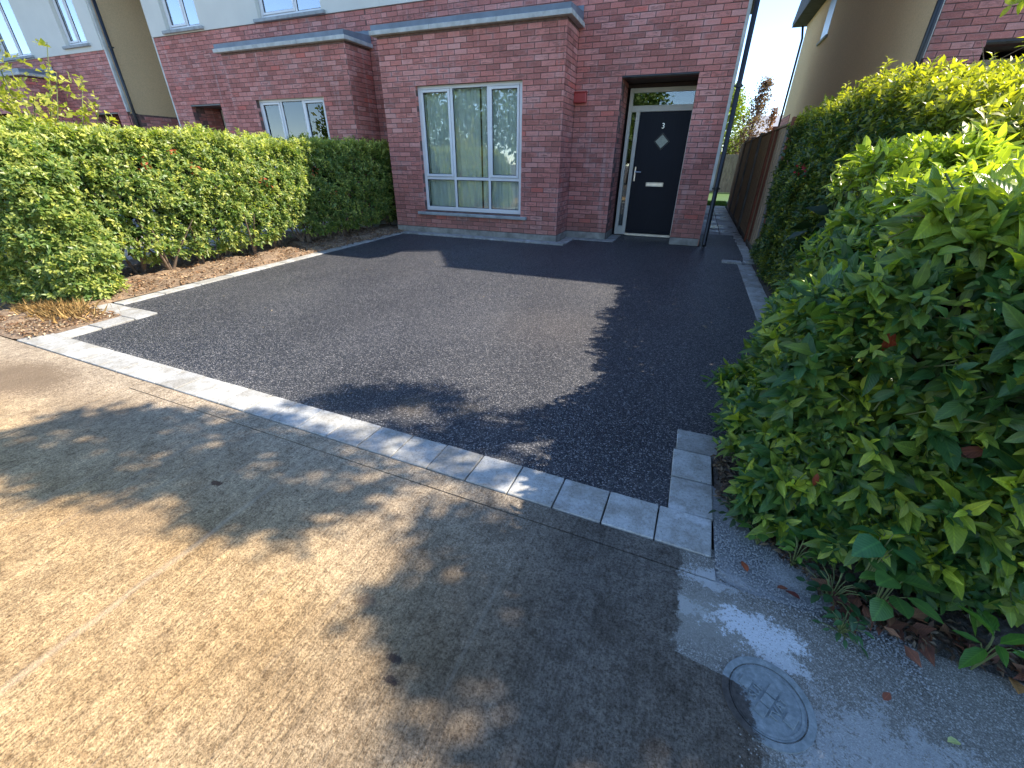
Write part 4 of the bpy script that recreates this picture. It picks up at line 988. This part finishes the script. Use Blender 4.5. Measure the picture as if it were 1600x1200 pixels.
# left hedge, sunlit
def left_hedge():
    t = empty('hedge', (-6.2, 4.8, 0), label='long clipped evergreen hedge along the left of the driveway', cat='hedge')
    P, Nn = [], []
    def add_(p, n): P.append(p); Nn.append(np.tile(n, (len(p), 1)) if np.ndim(n) == 1 else n)
    m = 7600; y = rng.uniform(2.0, 7.85, m); z = .14+1.38*rng.random(m)**.92
    x = -5.62-.16*np.clip((.45-z)/.45, 0, 1)**1.3-.05*((z-.9)/.6)**2
    hb = .17+.13*np.sin(y*2.7+.4)+.07*np.sin(y*7.7)-.12*(y > 5.6); keep = rng.random(m) < np.clip((z-hb)/.10+.5, .03, 1); add_(np.c_[x, y, z][keep], np.array([1, 0, .12]))
    m = 3400; add_(np.c_[rng.uniform(-6.95, -5.62, m), rng.uniform(2.0, 7.85, m), np.full(m, 1.50)], np.array([.15, 0, 1]))
    m = 1100; add_(np.c_[rng.uniform(-6.95, -5.65, m), np.full(m, 7.85), rng.uniform(.15, 1.5, m)], np.array([0, 1, .1]))
    m = 1300; add_(np.c_[rng.uniform(-6.95, -5.65, m), np.full(m, 2.0), rng.uniform(.12, 1.5, m)], np.array([0, -1, .1]))
    # bushier near end
    m = 2600; a = rng.uniform(-1.75, .55, m); z = .06+1.38*rng.random(m)
    rr = .62*np.sqrt(np.clip(1-((z-.55)/1.05)**2, .05, 1)); cx, cy = -5.90, 2.22
    add_(np.c_[cx+rr*np.cos(a)*1.1, cy+rr*np.sin(a)*.75, z], np.c_[np.cos(a), np.sin(a), (z-.55)*.5])
    P = np.concatenate(P); Nn = unit(np.concatenate(Nn))
    P = surf_noise(P, Nn, .13, 1.5, 3.1); P = surf_noise(P, Nn, .075, 5.5, 7.7)
    P = P-Nn*(rng.exponential(.045, len(P))[:, None])
    yn = rng.random(len(P))**2.0; yn = np.clip(yn+.28*(P[:, 2] > 1.38), 0, 1)
    o = unit(Nn*.8+np.array([0, 0, .55])+rng.normal(0, .38, P.shape))
    A = shoots(P, o, 7, .058, .06, (.66,.66,.17), (.15,.25,.07), youngness=yn)
    leaves('foliage', A[0], A[1], A[2], A[3], .48, A[4], M_leaf, t, kind='stuff')
    # leaves deep inside, coloured darker to stand for the hedge's inner shade
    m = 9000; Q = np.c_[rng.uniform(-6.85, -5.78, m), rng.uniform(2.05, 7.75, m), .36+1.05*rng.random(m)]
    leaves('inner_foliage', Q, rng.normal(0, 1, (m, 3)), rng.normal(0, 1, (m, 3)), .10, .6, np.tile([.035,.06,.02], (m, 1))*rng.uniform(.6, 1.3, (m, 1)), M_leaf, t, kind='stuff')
    segs = []; r = random.Random(4)
    for i in range(26):
        y = 2.15+i*.225+r.uniform(-.06, .06); x = -6.0+r.uniform(-.18, .12)
        for k in range(r.choice((2, 3, 3, 4))):
            a = r.uniform(-.8, .8); e = (x+r.uniform(-.25, .34), y+r.uniform(-.3, .3), r.uniform(.45, .7))
            segs.append(([(x+r.uniform(-.03,.03), y+r.uniform(-.04,.04), -.02), (x+(e[0]-x)*.4+r.uniform(-.04,.04), y+(e[1]-y)*.35, .22), e], [r.uniform(.012, .026), .013, .005]))
    fast_tubes('stems', segs, M_stem, t, 5)
    # scorched and orange leaf sprays
    Q = []; 
    for (X, Y, Z_) in ((-5.5, 2.36, .78), (-5.56, 3.2, 1.18), (-5.50, 3.72, 1.18), (-5.52, 4.6, 1.0), (-5.55, 5.55, 1.1), (-5.52, 3.5, 1.35), (-5.55, 5.9, .75)):
        Q.append(np.array([X, Y, Z_])+rng.normal(0, .030, (9, 3)))
    Q = np.concatenate(Q); m = len(Q)
    leaves('orange_leaves', Q, rng.normal(0, 1, (m, 3))+np.array([.8, 0, 0]), rng.normal(0, 1, (m, 3)), .05, .45, np.tile([.38,.085,.03], (m, 1))*rng.uniform(.6, 1.3, (m, 1)), M_leaf_dry, t, kind='stuff')
    for c in t.children: c.location = Vector(c.location)-Vector(t.location)
left_hedge()
def yellow_shrub():
    t = empty('shrub', (-6.6, 2.6, 0), label='tall straggly shrub with yellow green leaves sticking up behind the left hedge', cat='shrub'); r = random.Random(9)
    segs, B, O = [], [], []
    tips = [(-6.25,2.45,2.06), (-6.5,2.75,1.95), (-6.1,2.62,2.22), (-6.05,3.0,2.0), (-6.4,2.3,1.9), (-6.2,2.9,1.75), (-6.3,3.15,2.28), (-6.25,3.3,1.98), (-6.7,2.4,2.0), (-6.6,2.9,2.1), (-5.95,2.7,1.8), (-6.5,2.2,1.75), (-6.05,3.25,1.75), (-5.9,2.35,1.66), (-6.0,2.2,1.62)]
    for tip in tips:
        tp = Vector(tip); b0 = Vector((-6.55+r.uniform(-.1,.1), 2.6+r.uniform(-.1,.1), 0)); md = b0.lerp(tp, .6)+Vector((r.uniform(-.1,.1), r.uniform(-.1,.1), .1))
        segs.append(([tuple(b0), tuple(md), tuple(tp)], [.014, .009, .003]))
        for k in range(16):
            u = k/15; p = md.lerp(tp, u)+Vector((r.gauss(0,.05), r.gauss(0,.05), r.gauss(0,.03))); B.append(tuple(p)); O.append((r.gauss(.1,.6), r.gauss(-.1,.6), r.uniform(.1,.9)))
            if u < .8: B.append(tuple(p+Vector((r.gauss(0,.09), r.gauss(0,.09), r.gauss(0,.05))))); O.append((r.gauss(0,.6), r.gauss(0,.6), .5))
    A = shoots(B, O, 4, .062, .05, (.52,.50,.09), (.36,.38,.07), youngness=rng.random(len(B)))
    leaves('leaf', A[0], A[1], A[2], A[3], .72, A[4], M_leaf, t, kind='stuff'); fast_tubes('stems', segs, M_twig, t, 5)
    for c in t.children: c.location = Vector(c.location)-Vector(t.location)
yellow_shrub()

# right hand far hedge (clipped, small leaves)
def right_hedge():
    t = empty('hedge', (1.6, 5.2, 0), label='tall clipped right hand hedge before the fence, shaded face and yellow lit top', cat='hedge')
    P, Nn = [], []
    def add_(p, n): P.append(p); Nn.append(np.tile(n, (len(p), 1)))
    def XL(y, z): return .96+.05*np.clip((4.6-y)/1, 0, 1)+.16*np.clip((z-.9)/.9, 0, 1)**1.6+.14*np.clip((3.6-y)/1., 0, 1)
    def ZT(y): return 1.40+.36*np.clip((y-2.6)/1.7, 0, 1)
    m = 6800; y = rng.uniform(2.6, 7.25, m); z = .06+(ZT(y)-.06)*rng.random(m); add_(np.c_[XL(y, z), y, z], np.array([-1, 0, .15]))
    m = 5200; x = 1.15+1.5*rng.random(m); y = rng.uniform(2.5, 7.25, m); add_(np.c_[x, y, ZT(y)], np.array([-.1, 0, 1]))
    m = 1600; add_(np.c_[.98+1.7*rng.random(m), np.full(m, 7.25), 1.76*rng.random(m)], np.array([0, 1, .1]))
    m = 1500; add_(np.c_[1.0+1.7*rng.random(m), np.full(m, 2.55), .9+.5*rng.random(m)], np.array([0, -1, .2]))
    m = 2200; add_(np.c_[np.full(m, 2.70), rng.uniform(2.5, 7.25, m), 1.38*rng.random(m)], np.array([1, 0, .1]))
    P = np.concatenate(P); Nn = unit(np.concatenate(Nn)); P = surf_noise(P, Nn, .12, 1.2, 31.0); P = surf_noise(P, Nn, .05, 4.5, 17.0)
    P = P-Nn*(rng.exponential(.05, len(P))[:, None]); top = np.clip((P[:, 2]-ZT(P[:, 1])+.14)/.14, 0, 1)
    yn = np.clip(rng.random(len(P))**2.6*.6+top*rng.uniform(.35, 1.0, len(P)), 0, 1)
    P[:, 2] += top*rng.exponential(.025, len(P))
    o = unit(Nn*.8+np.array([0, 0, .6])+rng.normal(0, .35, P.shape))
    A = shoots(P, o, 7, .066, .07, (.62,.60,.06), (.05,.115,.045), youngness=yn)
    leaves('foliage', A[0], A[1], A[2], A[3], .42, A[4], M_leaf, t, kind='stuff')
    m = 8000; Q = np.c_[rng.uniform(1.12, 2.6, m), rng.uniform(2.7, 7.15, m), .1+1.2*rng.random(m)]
    leaves('inner_foliage', Q, rng.normal(0, 1, (m, 3)), rng.normal(0, 1, (m, 3)), .11, .6, np.tile([.02,.045,.018], (m, 1))*rng.uniform(.6, 1.3, (m, 1)), M_leaf, t, kind='stuff')  # interior shade painted as very dark green leaves
    segs = []; r = random.Random(14)
    for i in range(14):
        y = 2.9+i*.32; x = 1.45+r.uniform(-.1, .1)
        for k in range(3): segs.append(([(x, y, -.02), (x+r.uniform(-.2,.1), y+r.uniform(-.1,.1), .5), (x+r.uniform(-.4,.3), y+r.uniform(-.2,.2), 1.3)], [.022, .015, .006]))
    for (x, y) in ((2.35, 6.2), (2.55, 6.3), (2.2, 5.7)):
        segs.append(([(x, y, 1.6), (x-.12, y-.15, 2.0), (x-.2, y-.1, 2.2)], [.006, .004, .002])); segs.append(([(x-.12, y-.15, 2.0), (x+.06, y-.25, 2.12)], [.004, .002]))
    fast_tubes('stems', segs, M_stem, t, 5)
    Q = np.array([.86, 4.9, 1.22])+rng.normal(0, .03, (14, 3)); m = 14
    leaves('red_berries', Q, rng.normal(0, 1, (m, 3)), rng.normal(0, 1, (m, 3)), .035, .6, np.tile([.35,.03,.04], (m, 1)), M_leaf_dry, t, kind='stuff')
    for c in t.children: c.location = Vector(c.location)-Vector(t.location)
right_hedge()

def near_bush():
    t = empty('laurel_bush', (1.2, 2.0, 0), label='big glossy laurel bush in the right foreground spilling over the kerb', cat='bush')
    P, Nn = [], []
    def add_(p, n): P.append(p); Nn.append(np.tile(n, (len(p), 1)))
    def XL(y, z): return np.where(z < .55, .425-.05*np.sin(np.clip(z/.55, 0, 1)*3.14), .425+.46*np.clip((z-.55)/.8, 0, 1)**1.5)+.42*np.clip((y-2.25)/.9, 0, 1)+.10*np.clip((.25-z)/.25, 0, 1)
    def ZT(x, y): return 1.14+.09*np.clip((x-.5)/.6, 0, 1)+.10*np.clip((y-1.9)/1.0, 0, 1)
    def YF(x, z): return 1.46-.19*np.clip((x-.40)/.55, 0, 1)+.20*np.clip((z-.7)/.6, 0, 1)**2+.05*np.clip((.14-z)/.14, 0, 1)
    m = 1800; y = rng.uniform(1.45, 3.1, m); z = .10+1.06*rng.random(m); add_(np.c_[XL(y, z), y, z], np.array([-1, -.2, .15]))
    m = 3500; z = .055+1.14*rng.random(m)**1.1; x = .40+.30*np.clip(z-.6, 0, 1)+(2.2*rng.random(m)); add_(np.c_[x, YF(x, z), z], np.array([-.15, -1, .15]))
    m = 3000; x = .68+2.0*rng.random(m); y = rng.uniform(1.5, 3.0, m); add_(np.c_[x, y, ZT(x, y)], np.array([-.1, -.1, 1]))
    m = 400; add_(np.c_[np.full(m, 2.65), rng.uniform(1.5, 3.0, m), 1.15*rng.random(m)], np.array([1, 0, .1]))
    P = np.concatenate(P); Nn = unit(np.concatenate(Nn)); P = surf_noise(P, Nn, .13, 1.9, 51.0); P = surf_noise(P, Nn, .05, 6, 61.0)
    P = P-Nn*(rng.exponential(.05, len(P))[:, None]); top = np.clip((P[:, 2]-1.02)/.2, 0, 1)
    yn = np.clip(rng.random(len(P))**2.6*.8+top*rng.uniform(.3, 1.0, len(P)), 0, 1)
    o = unit(Nn*.75+np.array([0, 0, .5])+rng.normal(0, .42, P.shape))
    ls = .068*(.6+1.0*rng.random(len(P))**1.8)
    A = shoots(P, o, 7, ls, .085, (.58,.66,.075), (.066,.165,.055), youngness=yn, jit=.34)
    pos, dr, nr_, sz, cl = A
    xy = np.array([cam_xy(p) for p in pos]); inf = (xy[:, 0] > 1120) & (xy[:, 0] < 1600) & (xy[:, 1] > 150) & (xy[:, 1] < 1090) & (xy[:, 2] > .3)
    # the leaves that show largest are objects of their own
    score = np.where(inf, sz/np.maximum(xy[:, 2], .3), 0); big = np.argsort(-score)[:300]; rest = np.ones(len(pos), bool); rest[big] = False
    leaves('foliage', pos[rest], dr[rest], nr_[rest], sz[rest], .40, cl[rest], M_leaf_near, t, hi=True, kind='stuff')
    variants = []
    for v in range(12):
        f = v/11; colr = np.array([.062,.155,.052])*(1-f)+np.array([.42,.52,.065])*f
        o_ = leaves('leaf', [(0, 0, 0)], [(0, 1, 0)], [(0, 0, 1)], 1.0, .42, [colr], M_leaf_near, None, hi=True); variants.append(o_.data); bpy.data.objects.remove(o_)
    lum = cl[:, 0]
    for i in big:
        v = int(np.clip((lum[i]-.06)/.31*11, 0, 11)); o_ = bpy.data.objects.new('leaf', variants[v]); COL.objects.link(o_); o_.parent = t
        y = dr[i]/np.linalg.norm(dr[i]); z = nr_[i]-np.dot(nr_[i], y)*y; z /= np.linalg.norm(z); x = np.cross(y, z)
        Mx = Matrix(((x[0], y[0], z[0], pos[i][0]), (x[1], y[1], z[1], pos[i][1]), (x[2], y[2], z[2], pos[i][2]), (0, 0, 0, 1)))
        o_.matrix_local = Mx @ Matrix.Scale(float(sz[i]), 4)
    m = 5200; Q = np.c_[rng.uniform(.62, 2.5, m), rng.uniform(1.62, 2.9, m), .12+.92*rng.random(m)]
    leaves('inner_foliage', Q, rng.normal(0, 1, (m, 3)), rng.normal(0, 1, (m, 3)), .12, .5, np.tile([.02,.042,.018], (m, 1))*rng.uniform(.6, 1.3, (m, 1)), M_leaf, t, kind='stuff')  # shade within the bush put into these leaves' dark colour
    segs = []; r = random.Random(24)
    for i in range(len(P)):
        if i % 2 == 0 and P[i][0] < 1.7: d = o[i]*.07; segs.append(([tuple(P[i]-d*1.3), tuple(P[i]+d*.3)], [.0028, .0016]))
    fast_tubes('twigs', segs, M_twig, t, 4)
    segs = []
    for i in range(150):
        k = r.randrange(len(P)); q = P[k]; d = o[k]*r.uniform(.08, .2)+np.array([r.gauss(0,.03), r.gauss(0,.03), 0])
        segs.append(([tuple(q-d*1.5), tuple(q-d*.5+np.array([r.gauss(0,.012), r.gauss(0,.012), 0])), tuple(q+d*.12)], [.004, .003, .0015]))
    for i in range(11):
        x = .62+i*.16; y = 1.68+r.uniform(-.06, .1)
        for k in range(4): segs.append(([(x, y, -.02), (x+r.uniform(-.12,.12), y+r.uniform(-.14,.1), .28), (x+r.uniform(-.3,.3), y+r.uniform(-.2,.3), 1.0)], [.013, .010, .004]))
    fast_tubes('stems', segs, M_stem, t, 6)
    # dead leaves caught in the bush
    for (x, y, z, s, c_, d) in ((.585, 1.42, .86, .085, (.32,.055,.02), (.1,-.2,-.9)), (.93, 1.28, .62, .11, (.20,.07,.045), (.8,-.1,-.35)), (.86, 1.31, .60, .09, (.22,.075,.05), (-.8,-.2,-.3)), (.55, 1.38, .36, .05, (.26,.06,.03), (0,-.3,-.8)),
                                (.60, 1.55, 1.15, .05, (.09,.02,.03), (-.3,0,-.9)), (.62, 1.56, 1.13, .04, (.4,.05,.03), (.3,0,-.9)), (1.25, 1.28, .72, .10, (.36,.20,.13), (.1,-.1,-1))):
        leaves('dead_leaf', [(x, y, z)], [d], [(-.3, -1, .3)], s, .38, [c_], M_leaf_dry, t, hi=True)
    fl = np.array([(1.02, 1.30, .80)])+rng.normal(0, .012, (14, 3))
    leaves('purple_flower', fl, rng.normal(0, 1, (14, 3)), rng.normal(0, 1, (14, 3)), .02, .7, np.tile([.30,.14,.55], (14, 1)), M_petal, t)
    fl = np.array([(.80, 1.36, .92)])+rng.normal(0, .010, (10, 3))
    leaves('purple_flower', fl, rng.normal(0, 1, (10, 3)), rng.normal(0, 1, (10, 3)), .018, .7, np.tile([.30,.14,.55], (10, 1)), M_petal, t)
    for c in t.children: c.location = Vector(c.location)-Vector(t.location)
near_bush()

# ------------------------------------------------------------ weeds, litter and small things
def plant(name, label, x, y, z, n, L, col, spread, wid=.6, cat='plant', up=.35, mat=None, hi=True):
    t = empty(name, (x, y, 0), label=label, cat=cat); a = np.arange(n)*2.4+rng.uniform(0, 6); segs = []
    pos, d = [], []
    for i in range(n):
        r0 = spread*(.25+.75*i/n); p = np.array([x+math.cos(a[i])*r0, y+math.sin(a[i])*r0, z+.05*rng.random()+spread*.25*(1-i/n)]); pos.append(p); d.append([math.cos(a[i]), math.sin(a[i]), up*(1-i/n*1.5)])
        segs.append(([(x, y, .0), ((x+p[0])/2, (y+p[1])/2, p[2]*.8), tuple(p)], [.0025, .002, .0014]))
    nv = np.tile([0, 0, 1.], (n, 1))+rng.normal(0, .2, (n, 3)); sz = L*rng.uniform(.6, 1.2, n); cc = np.tile(col, (n, 1))*rng.uniform(.8, 1.25, (n, 1))
    if n > 12: leaves('foliage', pos, d, nv, sz, wid, cc, mat or M_leaf_near, t, hi=hi, kind='stuff')
    else:
        for i in range(n): leaves('leaf', pos[i:i+1], d[i:i+1], nv[i:i+1], sz[i:i+1], wid, cc[i:i+1], mat or M_leaf_near, t, hi=hi)
    fast_tubes('stem', segs, M_twig, t, 4)
    for c in t.children: c.location = Vector(c.location)-Vector(t.location)
plant('bramble_seedling', 'fresh green bramble seedling with ribbed leaves under the laurel bush', .77, 1.19, .12, 9, .075, (.10,.22,.06), .055, .8)
plant('bramble_seedling', 'upper bramble sprig with a wide crinkled leaf beside the laurel', .73, 1.24, .24, 6, .085, (.07,.20,.08), .045, .85)
plant('fern_clump', 'small feathery green weed at the edge of the pale concrete', .66, 1.085, .01, 26, .030, (.06,.15,.06), .055, .45, cat='weed')
plant('ground_ivy', 'round leaved weed on the soil near the kerb end', .46, 1.36, .05, 9, .045, (.09,.19,.045), .06, .85, cat='weed')
plant('ground_weed', 'bright lobed weed among the leaf litter left of the bramble', .565, 1.30, .06, 11, .035, (.15,.28,.05), .05, .5, cat='weed')
plant('laurel_sprig', 'low laurel sprig with long leaves at the right edge of the litter', .98, 1.10, .10, 8, .095, (.10,.24,.05), .04, .36, cat='plant')
plant('dark_weed', 'dark dense weed mat between the kerb end and the laurel', .405, 1.46, .03, 40, .03, (.04,.075,.03), .10, .5, cat='weed')
plant('dark_weed', 'darker sprawling weed clump in the litter under the middle of the laurel', .66, 1.20, .03, 26, .04, (.035,.09,.04), .10, .6, cat='weed')

def litter(name, label, n, fn, s, cols, parent=None, mat=None, wid=.45, cat='litter', kind='stuff', zr=.01):
    pos, d, nn = [], [], []
    while len(pos) < n:
        p = fn()
        if p is None: continue
        pos.append((p[0], p[1], p[2]+random.random()*zr)); a = random.uniform(0, 6.283); d.append((math.cos(a), math.sin(a), random.gauss(0, .25))); nn.append((random.gauss(0, .5), random.gauss(0, .5), 1))
    c = np.array([random.choice(cols) for _ in pos])*rng.uniform(.6, 1.3, (n, 1))
    return leaves(name, pos, d, nn, s*rng.uniform(.5, 1.5, n), wid, c, mat or M_leaf_dry, parent, kind=kind, label=label, cat=cat)
bark = [(.30,.17,.09), (.20,.11,.06), (.38,.25,.15), (.12,.07,.04), (.42,.31,.2)]
litter('bark_litter', 'dry brown bark chips and leaf litter under the left hedge', 9000, lambda: (random.uniform(-6.6, -5.17)-.0, random.uniform(1.75, 7.3), .02), .032, bark, zr=.03)
litter('bark_litter', 'pale leaf litter and grit in front of the left hedge end', 2600, lambda: (random.uniform(-5.7, -4.64), random.uniform(1.40, 2.02), .012), .026, bark+[(.5,.42,.3)], zr=.02)
def rlit():
    x = random.uniform(.33, 1.6); yb = 1.58-.44*min(1, max(0, (x-.31)/.42)); y = random.uniform(yb-.03, yb+.35); return (x, y, .012)
litter('leaf_litter', 'dark twiggy leaf litter under the laurel bush', 5200, rlit, .026, [(.10,.065,.045), (.16,.10,.07), (.06,.045,.035), (.22,.17,.12)], zr=.03, wid=.35)
def rlit2():
    x = random.uniform(.62, 1.5); y = 1.14-.10*(x-.7)+random.gauss(.05, .035); return (x, y, .02)
litter('fallen_leaves', 'brown fallen laurel leaves heaped along the foot of the bush', 150, rlit2, .055, [(.17,.07,.045), (.12,.05,.035), (.24,.12,.07)], zr=.03, wid=.5)
def gravel(name, label, n, fn, s, mat):
    V, F = [], []
    for i in range(n):
        x, y, z = fn(); r = s*random.uniform(.4, 1.3); o = len(V); a = random.uniform(0, 6.28)
        for k in range(4): V.append((x+r*math.cos(a+k*1.57)*random.uniform(.7,1.1), y+r*math.sin(a+k*1.57)*random.uniform(.7,1.1), z))
        V.append((x, y, z+r*.8)); F += [(o,o+1,o+4), (o+1,o+2,o+4), (o+2,o+3,o+4), (o+3,o,o+4)]
    me = bpy.data.meshes.new(name); me.from_pydata(V, [], F); me.materials.append(mat); mesh_obj(name, me, kind='stuff', label=label, cat='gravel')
gravel('sand_grit', 'loose grey mortar grit beside the end of the front kerb', 3800, lambda: (lambda x: (x, random.gauss(1.30-.30*(x-.31), .085), .004))(random.uniform(.312, .85)), .0042, M_sand)
gravel('path_grit', 'scattered pale stone grit along the hedge side of the concrete path', 2600, lambda: (lambda x: (x, random.uniform(.55, 1.16-.05*x), .0))(random.uniform(.35, 1.35)), .0026, M_kerb)
for (x, y, a, s, c_, lb) in ((.413, 1.205, 1.9, .045, (.42,.11,.05), 'small orange leaf lying on the grey sand beside the kerb'), (.50, 1.175, .3, .035, (.25,.09,.06), 'curled brown leaf on the grit edge left of the weeds'),
                        (.565, 1.155, 2.6, .045, (.22,.06,.05), 'dark red leaf at the edge of the litter'), (.715, .905, .9, .035, (.30,.10,.06), 'round rusty leaf alone on the pale concrete'),
                        (.83, .855, .4, .035, (.55,.62,.25), 'pale green leaf alone near the bottom right corner'), (1.06, 1.06, 1.3, .06, (.50,.26,.10), 'tan brown leaf curled at the right end of the litter')):
    o = leaves('fallen_leaf', [(0, 0, 0)], [(math.cos(a), math.sin(a), .15)], [(.1, .2, 1)], s, .55, [c_], M_leaf_dry, None, hi=True, label=lb, cat='leaf'); o.location = (x, y, .010)
# dried grass tuft by the left hedge end
n = 1500; gx = rng.normal(-5.3, .22, n); gy = rng.normal(1.86, .08, n)
leaves('dry_grass', np.c_[gx, gy, np.zeros(n)], np.c_[rng.normal(.1, .55, n), rng.normal(-.15, .5, n), rng.uniform(.25, 1, n)], rng.normal(0, 1, (n, 3)), rng.uniform(.06, .15, n), .035,
       np.tile([.50,.34,.14], (n, 1))*rng.uniform(.5, 1.25, (n, 1)), M_leaf_dry, kind='stuff', label='straw coloured dry grass tuft at the near end of the left hedge', cat='grass')

def scrap():
    return random.choice([(random.uniform(.25, .72), random.uniform(3.4, 5.3), .0), (random.uniform(-4.9, .6), random.uniform(1.6, 6.9), .0)])
litter('leaf_scraps', 'tiny dry leaf scraps scattered over the tarmac near the right kerb', 60, scrap, .022, [(.34,.30,.22), (.40,.33,.2), (.25,.2,.14)], zr=.002)
def kerbgrit():
    x = random.uniform(-4.4, .1); return (x, front_y(x)+.196+abs(random.gauss(0, .03)), -.003)
gravel('kerb_grit', 'fine pale grit swept along the inner edge of the front kerb', 900, kerbgrit, .0026, M_kerb)
# stopcock cover
cv = empty('water_cover', (.428, .790, 0), label='round cast iron water cover half darkened by damp, set in the concrete', cat='cover')
def ring(mb, r0, r1, z0, z1, n=48):
    for i in range(n):
        a, c = 2*math.pi*i/n, 2*math.pi*(i+1)/n; A = lambda r, t, z: (r*math.cos(t), r*math.sin(t), z)
        mb.quad(A(r0,a,z1), A(r1,a,z1), A(r1,c,z1), A(r0,c,z1)); mb.quad(A(r1,a,z1), A(r1,a,z0), A(r1,c,z0), A(r1,c,z1)); mb.quad(A(r0,a,z0), A(r0,a,z1), A(r0,c,z1), A(r0,c,z0))
b = MB(); ring(b, .0945, .112, -.009, .005); b.build('frame', M_cover, cv)
b = MB(); ring(b, .0001, .091, -.009, .0025); ring(b, .080, .086, .0027, .0042); b.build('lid', M_cover, cv)
lid = cv.children[-1] if cv.children[-1].name.startswith('lid') else [c for c in cv.children if c.name.startswith('lid')][0]
A0 = R(60)   # the cast pattern is turned to the kerb
for i in range(-2, 3):
    for j in range(-2, 3):
        cx, cy = i*.034+(j % 2)*.017, j*.029
        if math.hypot(cx, cy) > .062 or abs(j) == 1: continue
        b = MB(); b.box(cx-.0158, cx+.0158, cy-.0130, cy+.0130, .0026, .0062, .0012); o = b.build('tread_tile', M_cover, lid); o.rotation_euler = (0, 0, A0)
for txt, ly in (('SUL', .029), ('TVAT', -.029)):
    cu = bpy.data.curves.new('lettering', 'FONT'); cu.body = txt; cu.size = .030; cu.extrude = .0035; cu.align_x = 'CENTER'; cu.align_y = 'CENTER'
    o = bpy.data.objects.new('tmp', cu); COL.objects.link(o); dg = bpy.context.evaluated_depsgraph_get(); me = bpy.data.meshes.new_from_object(o.evaluated_get(dg)); bpy.data.objects.remove(o)
    me.materials.clear(); me.materials.append(M_cover); q = mesh_obj('lettering', me, lid); q.location = (-math.sin(A0)*ly, math.cos(A0)*ly, .0042); q.rotation_euler = (0, 0, A0)
